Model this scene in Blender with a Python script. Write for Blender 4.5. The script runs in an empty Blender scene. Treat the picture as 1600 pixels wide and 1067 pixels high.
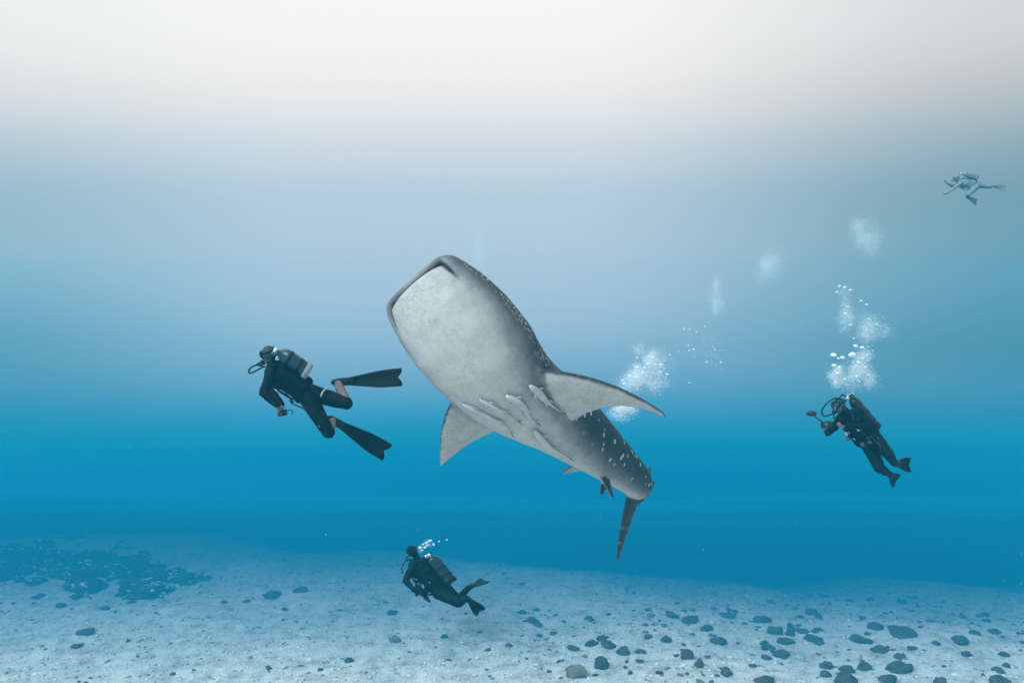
import bpy, bmesh, math, random
import numpy as np
from mathutils import Vector, Matrix, noise
from mathutils.bvhtree import BVHTree

random.seed(7)
rng = np.random.default_rng(7)
S = bpy.context.scene
C = S.collection

# ------------------------------------------------------------------ camera
CAM_H, LENS = 5.5, 28.0
F = 1600 * LENS / 36.0
cd = bpy.data.cameras.new('camera')
cd.lens = LENS; cd.sensor_width = 36.0; cd.clip_start = 0.05; cd.clip_end = 2000
cam = bpy.data.objects.new('camera', cd); C.objects.link(cam)
cam.location = (0, 0, CAM_H); cam.rotation_euler = (math.radians(90), 0, 0)
S.camera = cam

def P(x, y, d):
    """a point of the place, given where it is seen and how far off it stands"""
    return Vector(((x - 800) / F * d, d, (533.5 - y) / F * d + CAM_H))

# ------------------------------------------------------------------ world: open water, bright towards the surface
def lin(c):
    return tuple(((v / 255) / 12.92 if v / 255 <= 0.04045 else ((v / 255 + 0.055) / 1.055) ** 2.4) for v in c)

W = bpy.data.worlds.new('World'); S.world = W; W.use_nodes = True
nt = W.node_tree; nt.nodes.clear()
N, L = nt.nodes, nt.links
out = N.new('ShaderNodeOutputWorld'); bg = N.new('ShaderNodeBackground')
tc = N.new('ShaderNodeTexCoord'); sep = N.new('ShaderNodeSeparateXYZ')
L.new(tc.outputs['Generated'], sep.inputs[0])
ramp = N.new('ShaderNodeValToRGB'); ramp.color_ramp.interpolation = 'B_SPLINE'
WORLD = [  # sine of the elevation, colour of the water there (linear)
    (-1.0000, (0.000, 0.057, 0.138)),
    (-0.4500, (0.000, 0.095, 0.230)),
    (-0.2400, (0.000, 0.116, 0.282)),
    (-0.2000, (0.000, 0.121, 0.294)),
    (-0.1675, (0.000, 0.126, 0.306)),
    (-0.1482, (0.000, 0.152, 0.337)),
    (-0.1169, (0.000, 0.190, 0.346)),
    (-0.0852, (0.085, 0.250, 0.442)),
    (-0.0533, (0.276, 0.322, 0.478)),
    (-0.0213, (0.425, 0.396, 0.503)),
    (0.0269, (0.633, 0.504, 0.625)),
    (0.0829, (0.847, 0.569, 0.643)),
    (0.1380, (0.686, 0.604, 0.672)),
    (0.1844, (0.649, 0.609, 0.680)),
    (0.2146, (0.756, 0.680, 0.746)),
    (0.2442, (0.827, 0.721, 0.753)),
    (0.2696, (0.945, 0.817, 0.829)),
    (0.2909, (1.024, 0.831, 0.802)),
    (0.3152, (1.069, 0.883, 0.850)),
    (0.3555, (1.105, 0.940, 0.910)),
    (0.3939, (1.098, 0.952, 0.938)),
    (0.4600, (1.098, 0.952, 0.938)),
    (0.6000, (1.098, 0.952, 0.938)),
    (1.0000, (1.098, 0.952, 0.938)),
]
def mnode(op, a, b=None, c=None, tree=None):
    n = (tree or nt).nodes.new('ShaderNodeMath'); n.operation = op
    for i, v in enumerate((a, b, c)):
        if v is None: continue
        if isinstance(v, (int, float)): n.inputs[i].default_value = v
        else: (tree or nt).links.new(v, n.inputs[i])
    return n.outputs[0]
flat = mnode('SQRT', mnode('SUBTRACT', 1.0, mnode('MULTIPLY', mnode('MULTIPLY', sep.outputs['X'], sep.outputs['X']), 0.75)))
fac = mnode('MULTIPLY_ADD', mnode('DIVIDE', sep.outputs['Z'], flat), 0.5, 0.5)
L.new(fac, ramp.inputs[0])
el = ramp.color_ramp.elements
while len(el) > 1: el.remove(el[-1])
GAIN = 1.3      # a ramp cannot hold values over 1
el[0].position = 0; el[0].color = (*[v / GAIN for v in WORLD[0][1]], 1)
for z, c in WORLD[1:]:
    e = el.new(z * 0.5 + 0.5); e.color = (*[v / GAIN for v in c], 1)
# the water is dimmer towards both sides, most to the right
def sidedim(lo, hi, amounts):
    q = N.new('ShaderNodeMapRange'); q.interpolation_type = 'SMOOTHSTEP'
    L.new(sep.outputs['X'], q.inputs[0]); q.inputs[1].default_value = lo; q.inputs[2].default_value = hi
    r = N.new('ShaderNodeValToRGB'); r.color_ramp.interpolation = 'EASE'; L.new(fac, r.inputs[0]); e_ = r.color_ramp.elements
    while len(e_) > 1: e_.remove(e_[-1])
    for i, (z, a_) in enumerate(amounts):
        p = e_[0] if i == 0 else e_.new(z * 0.5 + 0.5)
        p.position = z * 0.5 + 0.5; p.color = (a_, a_, a_, 1)
    return mnode('SUBTRACT', 1.0, mnode('MULTIPLY', q.outputs[0], r.outputs[0]))
dim = mnode('MULTIPLY', sidedim(0.05, 0.62, [(-0.2, 0.12), (-0.13, 0.16), (-0.07, 0.42), (0.0, 0.63), (0.15, 0.54), (0.40, 0.30)]),
            sidedim(-0.24, -0.62, [(-0.16, 0.12), (-0.07, 0.40), (0.0, 0.46), (0.12, 0.26), (0.35, 0.08)]))
cmb = N.new('ShaderNodeCombineXYZ')                    # red falls off most towards the sides
hi_ = N.new('ShaderNodeMapRange'); hi_.interpolation_type = 'SMOOTHSTEP'; L.new(sep.outputs['Z'], hi_.inputs[0])
for i, v in ((1, 0.14), (2, 0.33), (3, 1.0), (4, 0.0)): hi_.inputs[i].default_value = v
for i, p in enumerate((0.30, 0.0, 0.0)): L.new(mnode('POWER', dim, mnode('MULTIPLY_ADD', hi_.outputs[0], p, 1.0)), cmb.inputs[i])
vm = N.new('ShaderNodeVectorMath'); vm.operation = 'MULTIPLY'
L.new(ramp.outputs[0], vm.inputs[0]); L.new(cmb.outputs[0], vm.inputs[1])
L.new(vm.outputs[0], bg.inputs[0]); bg.inputs[1].default_value = GAIN
L.new(bg.outputs[0], out.inputs[0])

# ------------------------------------------------------------------ sun, spread wide by the water
sd = bpy.data.lights.new('sun', 'SUN'); sd.energy = 3.5; sd.angle = math.radians(25); sd.color = (0.76, 0.91, 1.0)
sun = bpy.data.objects.new('sun', sd); C.objects.link(sun)
sun.rotation_euler = Vector((0.56, 0.52, -0.68)).to_track_quat('-Z', 'Y').to_euler()

S.view_settings.view_transform = 'Standard'; S.view_settings.look = 'None'
S.view_settings.exposure = 0; S.view_settings.gamma = 1
S.render.engine = 'CYCLES'
S.cycles.use_denoising = True
S.cycles.max_bounces = 6; S.cycles.volume_bounces = 1; S.cycles.transparent_max_bounces = 24

# ------------------------------------------------------------------ materials
def mat(name, col=(0.5, 0.5, 0.5), rough=0.6, spec=0.3, metal=0.0):
    m = bpy.data.materials.new(name); m.use_nodes = True
    b = m.node_tree.nodes['Principled BSDF']
    b.inputs['Base Color'].default_value = (*col, 1); b.inputs['Roughness'].default_value = rough
    b.inputs['Specular IOR Level'].default_value = spec; b.inputs['Metallic'].default_value = metal
    return m, m.node_tree, b

def nd(t, kind, **kw):
    n = t.nodes.new(kind)
    for k, v in kw.items(): setattr(n, k, v)
    return n

def ramp_node(t, src, stops):
    r = nd(t, 'ShaderNodeValToRGB'); e = r.color_ramp.elements
    while len(e) > 1: e.remove(e[-1])
    e[0].position = stops[0][0]; e[0].color = (*stops[0][1], 1)
    for p, c in stops[1:]:
        q = e.new(p); q.color = (*c, 1)
    t.links.new(src, r.inputs[0])
    return r.outputs[0]

def mix(t, f, a, b, mode='MIX'):
    n = nd(t, 'ShaderNodeMix', data_type='RGBA', blend_type=mode)
    for i, v in ((0, f), (6, a), (7, b)):
        if isinstance(v, (int, float)): n.inputs[i].default_value = v
        elif isinstance(v, tuple): n.inputs[i].default_value = (*v, 1)
        else: t.links.new(v, n.inputs[i])
    return n.outputs[2]

def ntex(t, vec, scale, detail=4, rough=0.55):
    n = nd(t, 'ShaderNodeTexNoise'); n.inputs['Scale'].default_value = scale
    n.inputs['Detail'].default_value = detail; n.inputs['Roughness'].default_value = rough
    if vec is not None: t.links.new(vec, n.inputs['Vector'])
    return n.outputs['Fac']

def bump(t, b, h, strength=0.4, dist=0.02):
    n = nd(t, 'ShaderNodeBump'); n.inputs['Strength'].default_value = strength; n.inputs['Distance'].default_value = dist
    t.links.new(h, n.inputs['Height']); t.links.new(n.outputs[0], b.inputs['Normal'])

def plain(name, col, var=0.25, scale=14, rough=0.6, spec=0.3, metal=0.0, bs=0.2, bd=0.004):
    """a colour broken up by noise, with fine relief"""
    m, t, b = mat(name, col, rough, spec, metal)
    o = nd(t, 'ShaderNodeTexCoord').outputs['Object']
    f = ntex(t, o, scale)
    hi = tuple(min(1, c * (1 + var)) for c in col); lo = tuple(c * (1 - var) for c in col)
    t.links.new(ramp_node(t, f, [(0.3, lo), (0.7, hi)]), b.inputs['Base Color'])
    bump(t, b, ntex(t, o, scale * 6), bs, bd)
    return m

M = {}
M['suit'] = plain('neoprene', (0.002, 0.006, 0.008), 0.5, 9, 0.6, 0.09, 0.0, 0.5, 0.012)
M['suit_teal'] = plain('teal_neoprene', (0.012, 0.045, 0.055), 0.35, 9, 0.6, 0.35)
M['suit_hazed'] = plain('hazed_grey_neoprene', (0.20, 0.22, 0.23), 0.25, 9, 0.6, 0.3)  # haze put into the colour, for the far diver's gear
M['skin'] = plain('wet_skin', (0.15, 0.115, 0.11), 0.15, 20, 0.45, 0.4)
M['hair'] = plain('dark_wet_hair', (0.014, 0.016, 0.018), 0.5, 60, 0.5, 0.4)
M['vest'] = plain('vest_nylon', (0.002, 0.006, 0.008), 0.5, 16, 0.65, 0.08, 0.0, 0.5, 0.012)
M['rubber'] = plain('black_rubber', (0.005, 0.008, 0.010), 0.3, 30, 0.45, 0.2)
M['fin'] = plain('fin_rubber', (0.002, 0.006, 0.009), 0.4, 12, 0.5, 0.10)
M['tank_teal'] = plain('painted_teal_steel', (0.006, 0.040, 0.055), 0.2, 6, 0.35, 0.5, 0.0, 0.05)
M['tank_dark'] = plain('painted_dark_steel', (0.006, 0.014, 0.02), 0.3, 6, 0.4, 0.5, 0.0, 0.05)
M['chrome'] = plain('worn_chrome', (0.65, 0.68, 0.70), 0.15, 30, 0.3, 0.5, 0.6, 0.1)
M['white'] = plain('white_plastic', (0.75, 0.77, 0.78), 0.08, 20, 0.4, 0.4)
M['band'] = plain('silver_band', (0.6, 0.65, 0.68), 0.2, 30, 0.4, 0.5)
M['lead'] = plain('grey_lead', (0.10, 0.12, 0.13), 0.3, 30, 0.5, 0.3)
M['pale'] = plain('pale_net_bag', (0.22, 0.26, 0.29), 0.4, 40, 0.7, 0.2)
M['glass'], _, _b = mat('mask_lens', (0.03, 0.06, 0.07), 0.08, 0.6)
M['black'] = plain('black_housing', (0.012, 0.014, 0.016), 0.3, 30, 0.4, 0.4)

# sand
m, t, b = mat('coral_sand', rough=0.95, spec=0.1)
o = nd(t, 'ShaderNodeNewGeometry').outputs['Position']
f1 = ntex(t, o, 0.8, 6, 0.68); f2 = ntex(t, o, 3.2, 7, 0.72); f3 = ntex(t, o, 22, 5, 0.75)
c1 = ramp_node(t, f1, [(0.30, (0.60, 0.62, 0.63)), (0.5, (0.80, 0.81, 0.81)), (0.72, (0.90, 0.90, 0.89))])
c2 = mix(t, 0.7, c1, ramp_node(t, f2, [(0.33, (0.34, 0.37, 0.38)), (0.45, (0.74, 0.75, 0.75)), (0.58, (1, 1, 1))]), 'MULTIPLY')
c3 = mix(t, 0.6, c2, ramp_node(t, f3, [(0.32, (0.38, 0.40, 0.41)), (0.46, (0.85, 0.85, 0.85)), (0.6, (1, 1, 1))]), 'MULTIPLY')
t.links.new(c3, b.inputs['Base Color'])
hsum = mnode('ADD', f2, mnode('MULTIPLY', f3, 0.5, tree=t), tree=t)
bump(t, b, hsum, 0.7, 0.12)
M['sand'] = m

# rocks, rubble, reef
def rocky(name, dark, light, crust, scale=3.0):
    m, t, b = mat(name, rough=0.95, spec=0.1)
    o = nd(t, 'ShaderNodeTexCoord').outputs['Object']
    g = nd(t, 'ShaderNodeNewGeometry').outputs['Position']
    a = ntex(t, g, scale * 1.6, 6, 0.65); q = ntex(t, g, scale * 9, 5, 0.7)
    base = ramp_node(t, a, [(0.3, dark), (0.72, light)])
    cr = ramp_node(t, q, [(0.56, (0, 0, 0)), (0.74, (1, 1, 1))])
    t.links.new(mix(t, cr, base, crust), b.inputs['Base Color'])
    bump(t, b, q, 0.8, 0.03)
    return m
M['rock'] = rocky('algae_covered_rock', (0.030, 0.042, 0.042), (0.10, 0.115, 0.11), (0.30, 0.31, 0.30))
M['rock_pale'] = rocky('pale_coral_rock', (0.10, 0.11, 0.11), (0.22, 0.23, 0.22), (0.38, 0.38, 0.36))
M['reef'] = rocky('reef_algae', (0.016, 0.030, 0.028), (0.075, 0.095, 0.085), (0.34, 0.35, 0.33), 1.2)
m, t, b = mat('rubble', rough=0.95, spec=0.1)
ri = nd(t, 'ShaderNodeNewGeometry').outputs['Random Per Island']
t.links.new(ramp_node(t, ri, [(0.0, (0.14, 0.16, 0.17)), (0.25, (0.38, 0.40, 0.40)), (0.5, (0.68, 0.68, 0.67)), (1, (0.86, 0.86, 0.85))]), b.inputs['Base Color'])
M['rubble'] = m
m, t, b = mat('dark_rubble', rough=0.95, spec=0.1)
ri = nd(t, 'ShaderNodeNewGeometry').outputs['Random Per Island']
t.links.new(ramp_node(t, ri, [(0.0, (0.025, 0.035, 0.035)), (0.7, (0.09, 0.11, 0.10)), (1, (0.4, 0.4, 0.38))]), b.inputs['Base Color'])
M['rubble_dark'] = m
m, t, b = mat('algae_blade', rough=0.8, spec=0.15)
ri = nd(t, 'ShaderNodeNewGeometry').outputs['Random Per Island']
t.links.new(ramp_node(t, ri, [(0.0, (0.014, 0.030, 0.024)), (0.75, (0.05, 0.075, 0.055)), (1, (0.12, 0.14, 0.11))]), b.inputs['Base Color'])
M['algae'] = m

# bubbles: bright skins of air
m, t, b = mat('air_bubble', (0.85, 0.9, 0.95), 0.12, 0.9)
tr = nd(t, 'ShaderNodeBsdfTransparent'); ms = nd(t, 'ShaderNodeMixShader')
lw = nd(t, 'ShaderNodeLayerWeight'); lw.inputs[0].default_value = 0.35
t.links.new(ramp_node(t, lw.outputs['Facing'], [(0.0, (0.55, 0.55, 0.55)), (0.8, (0.95, 0.95, 0.95))]), ms.inputs[0])
t.links.new(tr.outputs[0], ms.inputs[1]); t.links.new(b.outputs[0], ms.inputs[2])
t.links.new(ms.outputs[0], t.nodes['Material Output'].inputs[0])
M['bubble'] = m
m, t, b = mat('fine_bubble_froth', (0.9, 0.94, 0.97), 0.3, 0.6)
tr = nd(t, 'ShaderNodeBsdfTransparent'); ms = nd(t, 'ShaderNodeMixShader'); ms.inputs[0].default_value = 0.46
t.links.new(tr.outputs[0], ms.inputs[1]); t.links.new(b.outputs[0], ms.inputs[2])
t.links.new(ms.outputs[0], t.nodes['Material Output'].inputs[0])
M['froth'] = m

# ------------------------------------------------------------------ mesh helpers
def link(name, me, mats=None, parent=None):
    o = bpy.data.objects.new(name, me); C.objects.link(o)
    for x in (mats or []):
        me.materials.append(x)
    if parent is not None: o.parent = parent
    return o

def make(name, v, f, mats, parent=None, smooth=True):
    me = bpy.data.meshes.new(name); me.from_pydata([tuple(p) for p in v], [], [tuple(q) for q in f]); me.update()
    if smooth: me.polygons.foreach_set('use_smooth', [True] * len(me.polygons))
    if not isinstance(mats, (list, tuple)): mats = [mats]
    return link(name, me, mats, parent)

def tag(o, label=None, cat=None, group=None, kind=None):
    if label: o['label'] = label
    if cat: o['category'] = cat
    if group: o['group'] = group
    if kind: o['kind'] = kind
    return o

def empty(name, loc):
    o = bpy.data.objects.new(name, None); C.objects.link(o); o.location = loc
    o.empty_display_size = 0.1
    return o

def join(parts):
    V, Fc = [], []
    for v, f in parts:
        n = len(V); V += [tuple(p) for p in v]; Fc += [tuple(i + n for i in q) for q in f]
    return V, Fc

def basis(d):
    d = Vector(d).normalized()
    h = Vector((0, 0, 1)) if abs(d.z) < 0.9 else Vector((1, 0, 0))
    a = d.cross(h).normalized(); return d, a, d.cross(a).normalized()

def capsule(p0, p1, r0, r1, n=14, m=5):
    """tapered capsule"""
    p0, p1 = Vector(p0), Vector(p1); d, a, c = basis(p1 - p0 if (p1 - p0).length > 1e-5 else (0, 0, 1))
    rings = []
    for i in range(m + 1):
        th = math.pi / 2 * (1 - i / m); rings.append((p0 - d * r0 * math.sin(th), r0 * math.cos(th)))
    for i in range(m + 1):
        th = math.pi / 2 * i / m; rings.append((p1 + d * r1 * math.sin(th), r1 * math.cos(th)))
    return rings_mesh([(q, a, c, r, r) for q, r in rings[1:-1]], n, rings[0][0], rings[-1][0])

def rings_mesh(rings, n, start=None, end=None):
    """rings: (centre, axis a, axis b, ra, rb)"""
    v, f = [], []
    for q, a, c, ra, rb in rings:
        for k in range(n):
            th = 2 * math.pi * k / n
            v.append(q + a * (ra * math.cos(th)) + c * (rb * math.sin(th)))
    for i in range(len(rings) - 1):
        for k in range(n):
            k2 = (k + 1) % n
            f.append((i * n + k, i * n + k2, (i + 1) * n + k2, (i + 1) * n + k))
    s = len(v); v.append(start if start is not None else rings[0][0])
    e = len(v); v.append(end if end is not None else rings[-1][0])
    for k in range(n):
        k2 = (k + 1) % n
        f.append((s, k2, k)); f.append((e, (len(rings) - 1) * n + k, (len(rings) - 1) * n + k2))
    return v, f

def ellipsoid(c, axes, n=16, m=9):
    """axes: three vectors carrying their radii"""
    c = Vector(c); A = [Vector(a) for a in axes]; v, f = [], []
    rings = []
    for i in range(1, m):
        th = math.pi * i / m
        rings.append((c + A[2] * math.cos(th), A[0], A[1], math.sin(th), math.sin(th)))
    return rings_mesh(rings, n, c + A[2], c - A[2])

def cr_points(pts, n):
    """smooth curve through the points"""
    pts = [Vector(p) for p in pts]; out = []
    q = [pts[0] * 2 - pts[1]] + pts + [pts[-1] * 2 - pts[-2]]
    for i in range(1, len(q) - 2):
        for k in range(n):
            u = k / n; a, b_, c, d = q[i - 1], q[i], q[i + 1], q[i + 2]
            out.append(0.5 * ((2 * b_) + (c - a) * u + (2 * a - 5 * b_ + 4 * c - d) * u * u + (3 * b_ - a - 3 * c + d) * u ** 3))
    out.append(pts[-1]); return out

def tube(pts, r, n=8, sub=6):
    q = cr_points(pts, sub) if sub else [Vector(p) for p in pts]
    rings = []; a = None
    for i, p in enumerate(q):
        d = (q[min(i + 1, len(q) - 1)] - q[max(i - 1, 0)]).normalized()
        if a is None: _, a, _ = basis(d)
        a = (a - d * a.dot(d)).normalized(); rr = r(i / (len(q) - 1)) if callable(r) else r
        rings.append((p, a, d.cross(a), rr, rr))
    return rings_mesh(rings, n)

def boxm(c, ax, ay, az):
    c, ax, ay, az = Vector(c), Vector(ax), Vector(ay), Vector(az)
    v = [c + ax * i + ay * j + az * k for i in (-1, 1) for j in (-1, 1) for k in (-1, 1)]
    f = [(0, 1, 3, 2), (4, 6, 7, 5), (0, 4, 5, 1), (2, 3, 7, 6), (0, 2, 6, 4), (1, 5, 7, 3)]
    return v, f

def remesh(parts, voxel, it=3):
    """one continuous skin round all the parts; returns numpy verts, faces"""
    v, f = join(parts)
    me = bpy.data.meshes.new('tmp'); me.from_pydata(v, [], f); me.update()
    o = bpy.data.objects.new('tmp', me); C.objects.link(o)
    r = o.modifiers.new('r', 'REMESH'); r.mode = 'VOXEL'; r.voxel_size = voxel
    bpy.context.view_layer.update()
    ev = o.evaluated_get(bpy.context.evaluated_depsgraph_get()); m2 = ev.to_mesh()
    n = len(m2.vertices); co = np.empty(n * 3); m2.vertices.foreach_get('co', co); co = co.reshape(-1, 3)
    ed = np.empty(len(m2.edges) * 2, int); m2.edges.foreach_get('vertices', ed); ed = ed.reshape(-1, 2)
    fc = [tuple(p.vertices) for p in m2.polygons]
    ev.to_mesh_clear(); bpy.data.objects.remove(o); bpy.data.meshes.remove(me)
    deg = np.zeros(n); np.add.at(deg, ed[:, 0], 1); np.add.at(deg, ed[:, 1], 1); deg = np.maximum(deg, 1)[:, None]
    for k in range(it * 2):
        s = np.zeros_like(co); np.add.at(s, ed[:, 0], co[ed[:, 1]]); np.add.at(s, ed[:, 1], co[ed[:, 0]])
        co = co + (s / deg - co) * (0.5 if k % 2 == 0 else -0.51)
    return co, fc, ed

# ------------------------------------------------------------------ seabed
def sstep(a, b, x):
    u = min(1, max(0, (x - a) / (b - a))); return u * u * (3 - 2 * u)

def crest(x):
    return 17.2 + 3.0 * (1 - sstep(-4, 7, x)) + 2.2 * (1 - sstep(-11, -4.5, x))

def ground(x, y):
    h = 0.11 * noise.noise(Vector((x * 0.28, y * 0.28, 0))) + 0.06 * noise.noise(Vector((x * 0.9, y * 0.9, 3)))
    if 9 < y < 34 and abs(x) < 24:
        h += 0.035 * noise.noise(Vector((x * 2.6, y * 2.6, 9))) + 0.02 * noise.noise(Vector((x * 6, y * 6, 5)))
    d = y - crest(x) - 0.7 * noise.noise(Vector((x * 0.35, y * 0.2, 7)))
    if d > -3: 
        u = d + 3; h -= 0.020 * u * u if u < 9 else 0.020 * 81 + 0.36 * (u - 9)
    h += 0.05 * (1 - sstep(-12, -5, x)) * sstep(13, 18, y)
    return max(h, -15)

def axis(lo, hi, dlo, dhi, step, grow):
    a = list(np.arange(dlo, dhi + 1e-6, step)); s = step
    while a[-1] < hi: s *= grow; a.append(a[-1] + s)
    s = step; b = [dlo]
    while b[-1] > lo: s *= grow; b.append(b[-1] - s)
    return b[:0:-1] + a
xs = axis(-60, 60, -14, 12, 0.085, 1.25); ys = axis(-30, 60, 11.5, 26, 0.085, 1.22)
gv = [(x, y, ground(x, y)) for y in ys for x in xs]; nx = len(xs)
gf = [(j * nx + i, j * nx + i + 1, (j + 1) * nx + i + 1, (j + 1) * nx + i) for j in range(len(ys) - 1) for i in range(nx - 1)]
tag(make('seabed', gv, gf, M['sand']), 'pale rippled coral sand seabed', None, None, 'structure')

def on_ground(px, py):
    """the spot of the seabed seen at that place"""
    dx, dz = (px - 800) / F, (533.5 - py) / F
    lo = None; d = 9.0
    while d < 60:
        if CAM_H + dz * d <= ground(dx * d, d): lo = d; break
        d += 0.05
    if lo is None: return None
    return Vector((dx * lo, lo, ground(dx * lo, lo)))

# ------------------------------------------------------------------ whale shark
KEYS = np.array([  # s, half width, dorsal height, ventral height
    [-0.040, 0.305, 0.034, 0.034], [-0.030, 0.345, 0.060, 0.060], [0.00, 0.380, 0.088, 0.090], [0.035, 0.396, 0.108, 0.116],
    [0.10, 0.418, 0.138, 0.154], [0.25, 0.448, 0.195, 0.225], [0.50, 0.478, 0.262, 0.300], [0.75, 0.482, 0.318, 0.345],
    [1.00, 0.445, 0.365, 0.350], [1.25, 0.410, 0.400, 0.330], [1.60, 0.365, 0.405, 0.300], [2.00, 0.315, 0.375, 0.275],
    [2.50, 0.268, 0.320, 0.250], [3.00, 0.228, 0.265, 0.220], [3.50, 0.190, 0.220, 0.190], [3.90, 0.155, 0.185, 0.165],
    [4.15, 0.115, 0.150, 0.135], [4.35, 0.055, 0.095, 0.085]])
def prof(s):
    return [float(np.interp(s, KEYS[:, 0], KEYS[:, k])) for k in (1, 2, 3)]

def shark_body():
    ss = [-0.040, -0.036, -0.030, -0.018, 0.0, 0.015, 0.035, 0.06] + list(np.arange(0.1, 4.35, 0.05)) + [4.35]
    n = 56; v = []
    for s in ss:
        w, hd, hv = prof(s)
        ex = 0.82 + 0.18 * min(1, max(0, s / 1.0))          # a squarer, flatter head
        for k in range(n):
            th = 2 * math.pi * k / n; c, q = math.cos(th), math.sin(th)
            x = w * math.copysign(abs(c) ** ex, c); z = (hd if q > 0 else hv) * math.copysign(abs(q) ** ex, q)
            # the head front is a wide shallow arc seen from above
            sw = s + (0.020 * (x / 0.29) ** 2 if s < 0.10 else 0.020 * (x / 0.29) ** 2 * max(0, 1 - (s - 0.1) / 0.25))
            if s < 0.35: sw = min(sw, s + 0.05)
            v.append(Vector((x, -sw, z)))
    f = [(i * n + k, i * n + (k + 1) % n, (i + 1) * n + (k + 1) % n, (i + 1) * n + k) for i in range(len(ss) - 1) for k in range(n)]
    f.append(tuple(range(n))[::-1]); f.append(tuple((len(ss) - 1) * n + k for k in range(n)))
    return v, f

def fin_mesh(root, span, chord_dir, thick_dir, le, chord, length, thick, n=16, sections=18):
    """a fin: leading-edge offset le(t), chord(t), thickness(t) along its span"""
    v, f = [], []
    for i in range(sections + 1):
        t_ = i / sections
        base = root + span * (length * t_) + chord_dir * le(t_); c = chord(t_); h = thick(t_)
        for k in range(n):
            th = 2 * math.pi * k / n
            u = 0.5 - 0.5 * math.cos(th)                      # 0 leading, 1 trailing
            y = math.sin(th) * (1.0 if u < 0.5 else 0.9) * h * 0.5 * (1 - 0.45 * u)
            v.append(base + chord_dir * (c * u) + thick_dir * y)
    f = [(i * n + k, i * n + (k + 1) % n, (i + 1) * n + (k + 1) % n, (i + 1) * n + k) for i in range(sections) for k in range(n)]
    f.append(tuple(range(n))[::-1]); f.append(tuple(sections * n + k for k in range(n)))
    return v, f

X, Y, Z = Vector((1, 0, 0)), Vector((0, 1, 0)), Vector((0, 0, 1)); BK = -Y   # rest pose swims towards +Y; BK is towards the tail
parts = [shark_body()]
PECT = {1: 0.10, -1: -0.48}     # droop of the left and right pectoral fins
for sg in (1, -1):
    dr = PECT[sg]; swp = {1: 0.66, -1: 0.80}[sg]
    span = Vector((sg * math.cos(dr), 0, math.sin(dr)))
    parts.append(fin_mesh(Vector((sg * 0.28, -0.93, -0.12)), span, BK, span.cross(BK).normalized(),
        lambda t_, q=swp: 0.04 * t_ + q * t_ ** 1.6, lambda t_: 0.70 * (1 - t_) ** 1.28 + 0.045, 0.89,
        lambda t_: 0.115 * (1 - t_) + 0.036))
    # pelvic fins
    ps = Vector((sg * 0.75, 0, -0.66)).normalized()
    parts.append(fin_mesh(Vector((sg * 0.10, -2.72, -0.15)), ps, BK, ps.cross(BK).normalized(),
        lambda t_: 0.16 * t_, lambda t_: 0.26 * (1 - t_) + 0.06, 0.27, lambda t_: 0.055 * (1 - t_) + 0.03))
# dorsal fins, anal fin
parts.append(fin_mesh(Vector((0, -1.78, 0.28)), Z, BK, X, lambda t_: 0.30 * t_ ** 1.2, lambda t_: 0.42 * (1 - t_) + 0.09, 0.19, lambda t_: 0.09 * (1 - t_) + 0.035))
parts.append(fin_mesh(Vector((0, -2.95, 0.16)), Z, BK, X, lambda t_: 0.20 * t_, lambda t_: 0.24 * (1 - t_) + 0.05, 0.11, lambda t_: 0.06 * (1 - t_) + 0.03))
parts.append(fin_mesh(Vector((0, -3.10, -0.13)), -Z, BK, X, lambda t_: 0.16 * t_, lambda t_: 0.18 * (1 - t_) + 0.05, 0.20, lambda t_: 0.05 * (1 - t_) + 0.03))
# tail: long upper lobe sweeping back, shorter lower lobe
up = Vector((0, -0.965, 0.26)).normalized()
parts.append(fin_mesh(Vector((0, -3.95, -0.02)), up, Vector((0, -0.26, -0.965)), X, lambda t_: -0.10 + 0.12 * t_, lambda t_: 0.34 * (1 - t_) ** 0.8 + 0.06, 1.05, lambda t_: 0.11 * (1 - t_) + 0.035))
lo_ = Vector((0, -0.52, -0.854)).normalized()
parts.append(fin_mesh(Vector((0, -3.74, 0.0)), lo_, Vector((0, -0.854, 0.52)), X, lambda t_: 0.0 + 0.10 * t_ ** 2, lambda t_: 0.44 * (1 - t_) ** 0.9 + 0.05, 1.02, lambda t_: 0.12 * (1 - t_) + 0.035))
co, fc, ed = remesh(parts, 0.0145, 5)

# rest-pose normals (smooth) for the countershading
def vnormals(co, fc):
    fa = np.array([q if len(q) == 4 else (*q, q[-1]) for q in fc])
    n = np.cross(co[fa[:, 2]] - co[fa[:, 0]], co[fa[:, 3]] - co[fa[:, 1]]); s = np.zeros_like(co)
    for k in range(4): np.add.at(s, fa[:, k], n)
    return s / np.maximum(np.linalg.norm(s, axis=1), 1e-9)[:, None]
nrm = vnormals(co, fc)
# mouth: a wide groove across the blunt front, hooked at the corners
rest = co.copy()
s_ax = -rest[:, 1]
mx = 0.345
ax_ = np.abs(rest[:, 0])
zm = -0.054 + 0.002 * (ax_ / mx) ** 2 - np.where(ax_ > 0.29, (ax_ - 0.29) * 0.9, 0)
front = (s_ax < 0.26) & (ax_ < mx + 0.03)
dz = np.abs(rest[:, 2] - zm)
end = np.clip((mx + 0.02 - ax_) / 0.03, 0, 1)
groove = np.where(front & (nrm[:, 1] > -0.2), np.exp(-(dz / 0.0155) ** 2) * end, 0)
lipbulge = np.where(front, np.exp(-((rest[:, 2] - zm - 0.042) / 0.022) ** 2) * end, 0)
co = co - nrm * (groove * 0.055)[:, None] + nrm * (lipbulge * 0.012)[:, None]
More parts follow.
